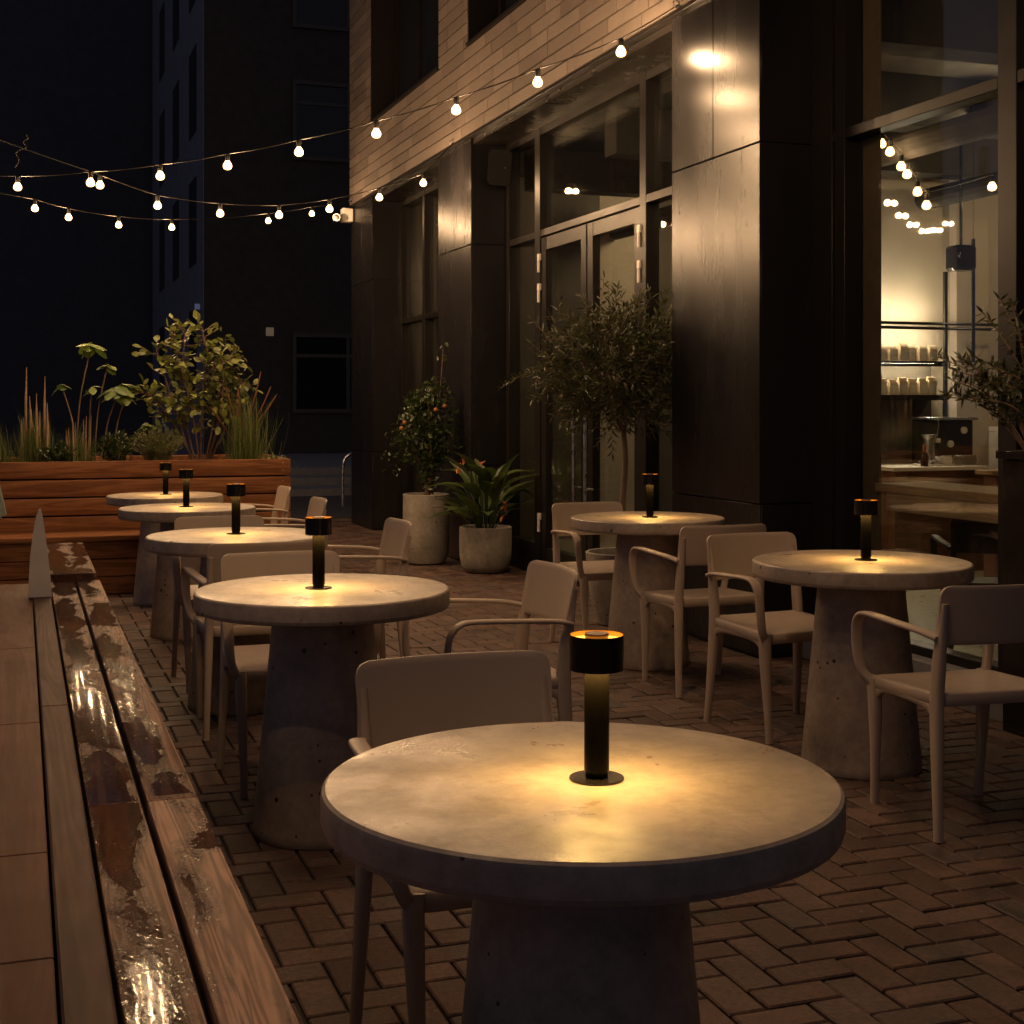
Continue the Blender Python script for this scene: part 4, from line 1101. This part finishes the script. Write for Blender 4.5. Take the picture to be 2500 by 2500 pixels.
# planter with bamboo-like plant at the right edge
random.seed(8)
t = empty('tall_planter', (3.86, 4.44, 0), label='tall dark trough with a feathery leafy plant at the right edge', cat='potted plant')
bm = B(); box(bm, (-.105, -.32, 0), (.05, .25, 1.10), .003); box(bm, (-.125, -.34, 1.102), (.055, .27, 1.135), .003); link('trough', bm, M['black'], t)
bm = B(); box(bm, (-.08, -.3, 1.1355), (.03, .23, 1.137)); link('soil', bm, M['soil'], t)
bm, L = newleafbm(); st_ = B()
for k in range(34):
    b0 = Vector((-.03, random.uniform(-.25, .2), 1.13))
    e = b0 + Vector((random.uniform(-.22, -.0), random.uniform(-.05, .42), random.uniform(.12, .62)))
    if k < 3: e = b0 + Vector((-.06, .55 + .06 * k, .30 + .05 * k))
    pp = spline([b0, b0.lerp(e, .5) + Vector((0, 0, .07)), e], 7); tube(st_, pp, .0028, 5)
    for q in pp[4:]:
        for j in range(4): leafm(bm, L, q, (e - b0).normalized() * .5 + rdir(.1) * .8, rdir(1), random.uniform(.03, .06), random.uniform(.009, .014), .2, 3, 'lance')
link('leaves', bm, M['olive'], t, smooth=False); link('stems', st_, M['bark'], t)

# ------------------------------------------------------------------ far street
bm = B(); box(bm, (3.2, 21.3, -.089), (30, 22.3, .02)); box(bm, (3.2, 22.302, -.089), (30, 23.2, .14)); box(bm, (3.2, 23.202, -.089), (30, 29.9, .26))
link('far_pavement', bm, M['kerb'], smooth=False, kind='structure')
def far_building(y, x0, x1, h, mat, lab, wins, side=None):
    t = empty('apartment_block', (x0, y, -.08), label=lab, cat='building')
    bm = B(); box(bm, (0, 0, 0), (x1 - x0, 12, h)); link('walls', bm, mat, t, smooth=False)
    for (a, b, z0, z1) in wins:
        bm = B(); box(bm, (a, -.03, z0), (b, .02, z1)); f = link('window', bm, M['nightglass'], t, smooth=False)
        bm = B(); m_ = a + (b - a) * .45
        for q in ((a, b, z0 - .08, z0), (a, b, z1, z1 + .08), (a - .08, a, z0 - .08, z1 + .08), (b, b + .08, z0 - .08, z1 + .08)): box(bm, (q[0], -.08, q[2]), (q[1], .02, q[3]))
        box(bm, (m_, -.06, z0), (m_ + .07, -.031, z1)); box(bm, (a, -.058, z0 + (z1 - z0) * .72), (b, -.0305, z0 + (z1 - z0) * .72 + .07))
        link('frame', bm, M['nightframe'], f, smooth=False)
    return t
t = far_building(30, 3.65, 24, 19, M['nightwall'], 'dark apartment block behind the cafe with unlit windows', [(1.95, 4.4, 1.3, 2.85), (1.95, 4.4, 6.75, 8.3), (1.95, 4.4, 9.6, 11.2), (7, 9.4, 1.3, 2.85), (7, 9.4, 6.75, 8.3)])
for zk in range(6):
    for yk in range(3):
        bm = B(); z0 = 1.6 + zk * 2.9 + (yk % 2) * .0; box(bm, (-.03, 1.2 + yk * 3.6, z0), (.02, 2.5 + yk * 3.6, z0 + 1.9)); link('window', bm, M['nightglass'], t, smooth=False)
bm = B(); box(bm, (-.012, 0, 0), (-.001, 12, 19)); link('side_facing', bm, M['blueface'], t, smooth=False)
far_building(46, -26, 6.4, 24, plain('navy_render', (.055, .062, .09), .8, scale=2), 'unlit dark block across the street at the far left', [(4 + 4 * k, 6 + 4 * k, 2 + 3.2 * j, 3.7 + 3.2 * j) for k in range(5) for j in range(5)])
for nm, (x, y, z), mt, s_, lab in (('wall_light', (5.02, 29.9, 2.87), 'dimglow', .09, 'dim square wall light on the dark apartment block'),
                                  ('wall_light', (3.58, 30.6, 3.42), 'blueglow', .06, 'faint bluish wall light at the corner of the dark block'),
                                  ('street_lamp', (-14.6, 45.8, 4.5), 'blueglow', .16, 'faint distant lamp glowing in the dark at far left')):
    bm = B(); box(bm, (-s_ * .9, -.06, -s_), (s_ * .9, .0, s_), .01); o = link(nm, bm, M[mt], loc=(x, y, z)); tag(o, lab, 'light')
t = empty('hoop_railing', (4.25, 19.0, -.09), label='curved steel hoop rail beyond the corner of the cafe', cat='railing')
bm = B(); tube(bm, spline([(-.05, 0, 0), (-.05, 0, .5), (-.02, 0, .66), (.08, 0, .73), (.25, .1, .74), (.6, .3, .74), (.72, .36, .66), (.75, .38, .5), (.75, .38, 0)], 6), .024, 12); link('tube', bm, M['steel'], t)
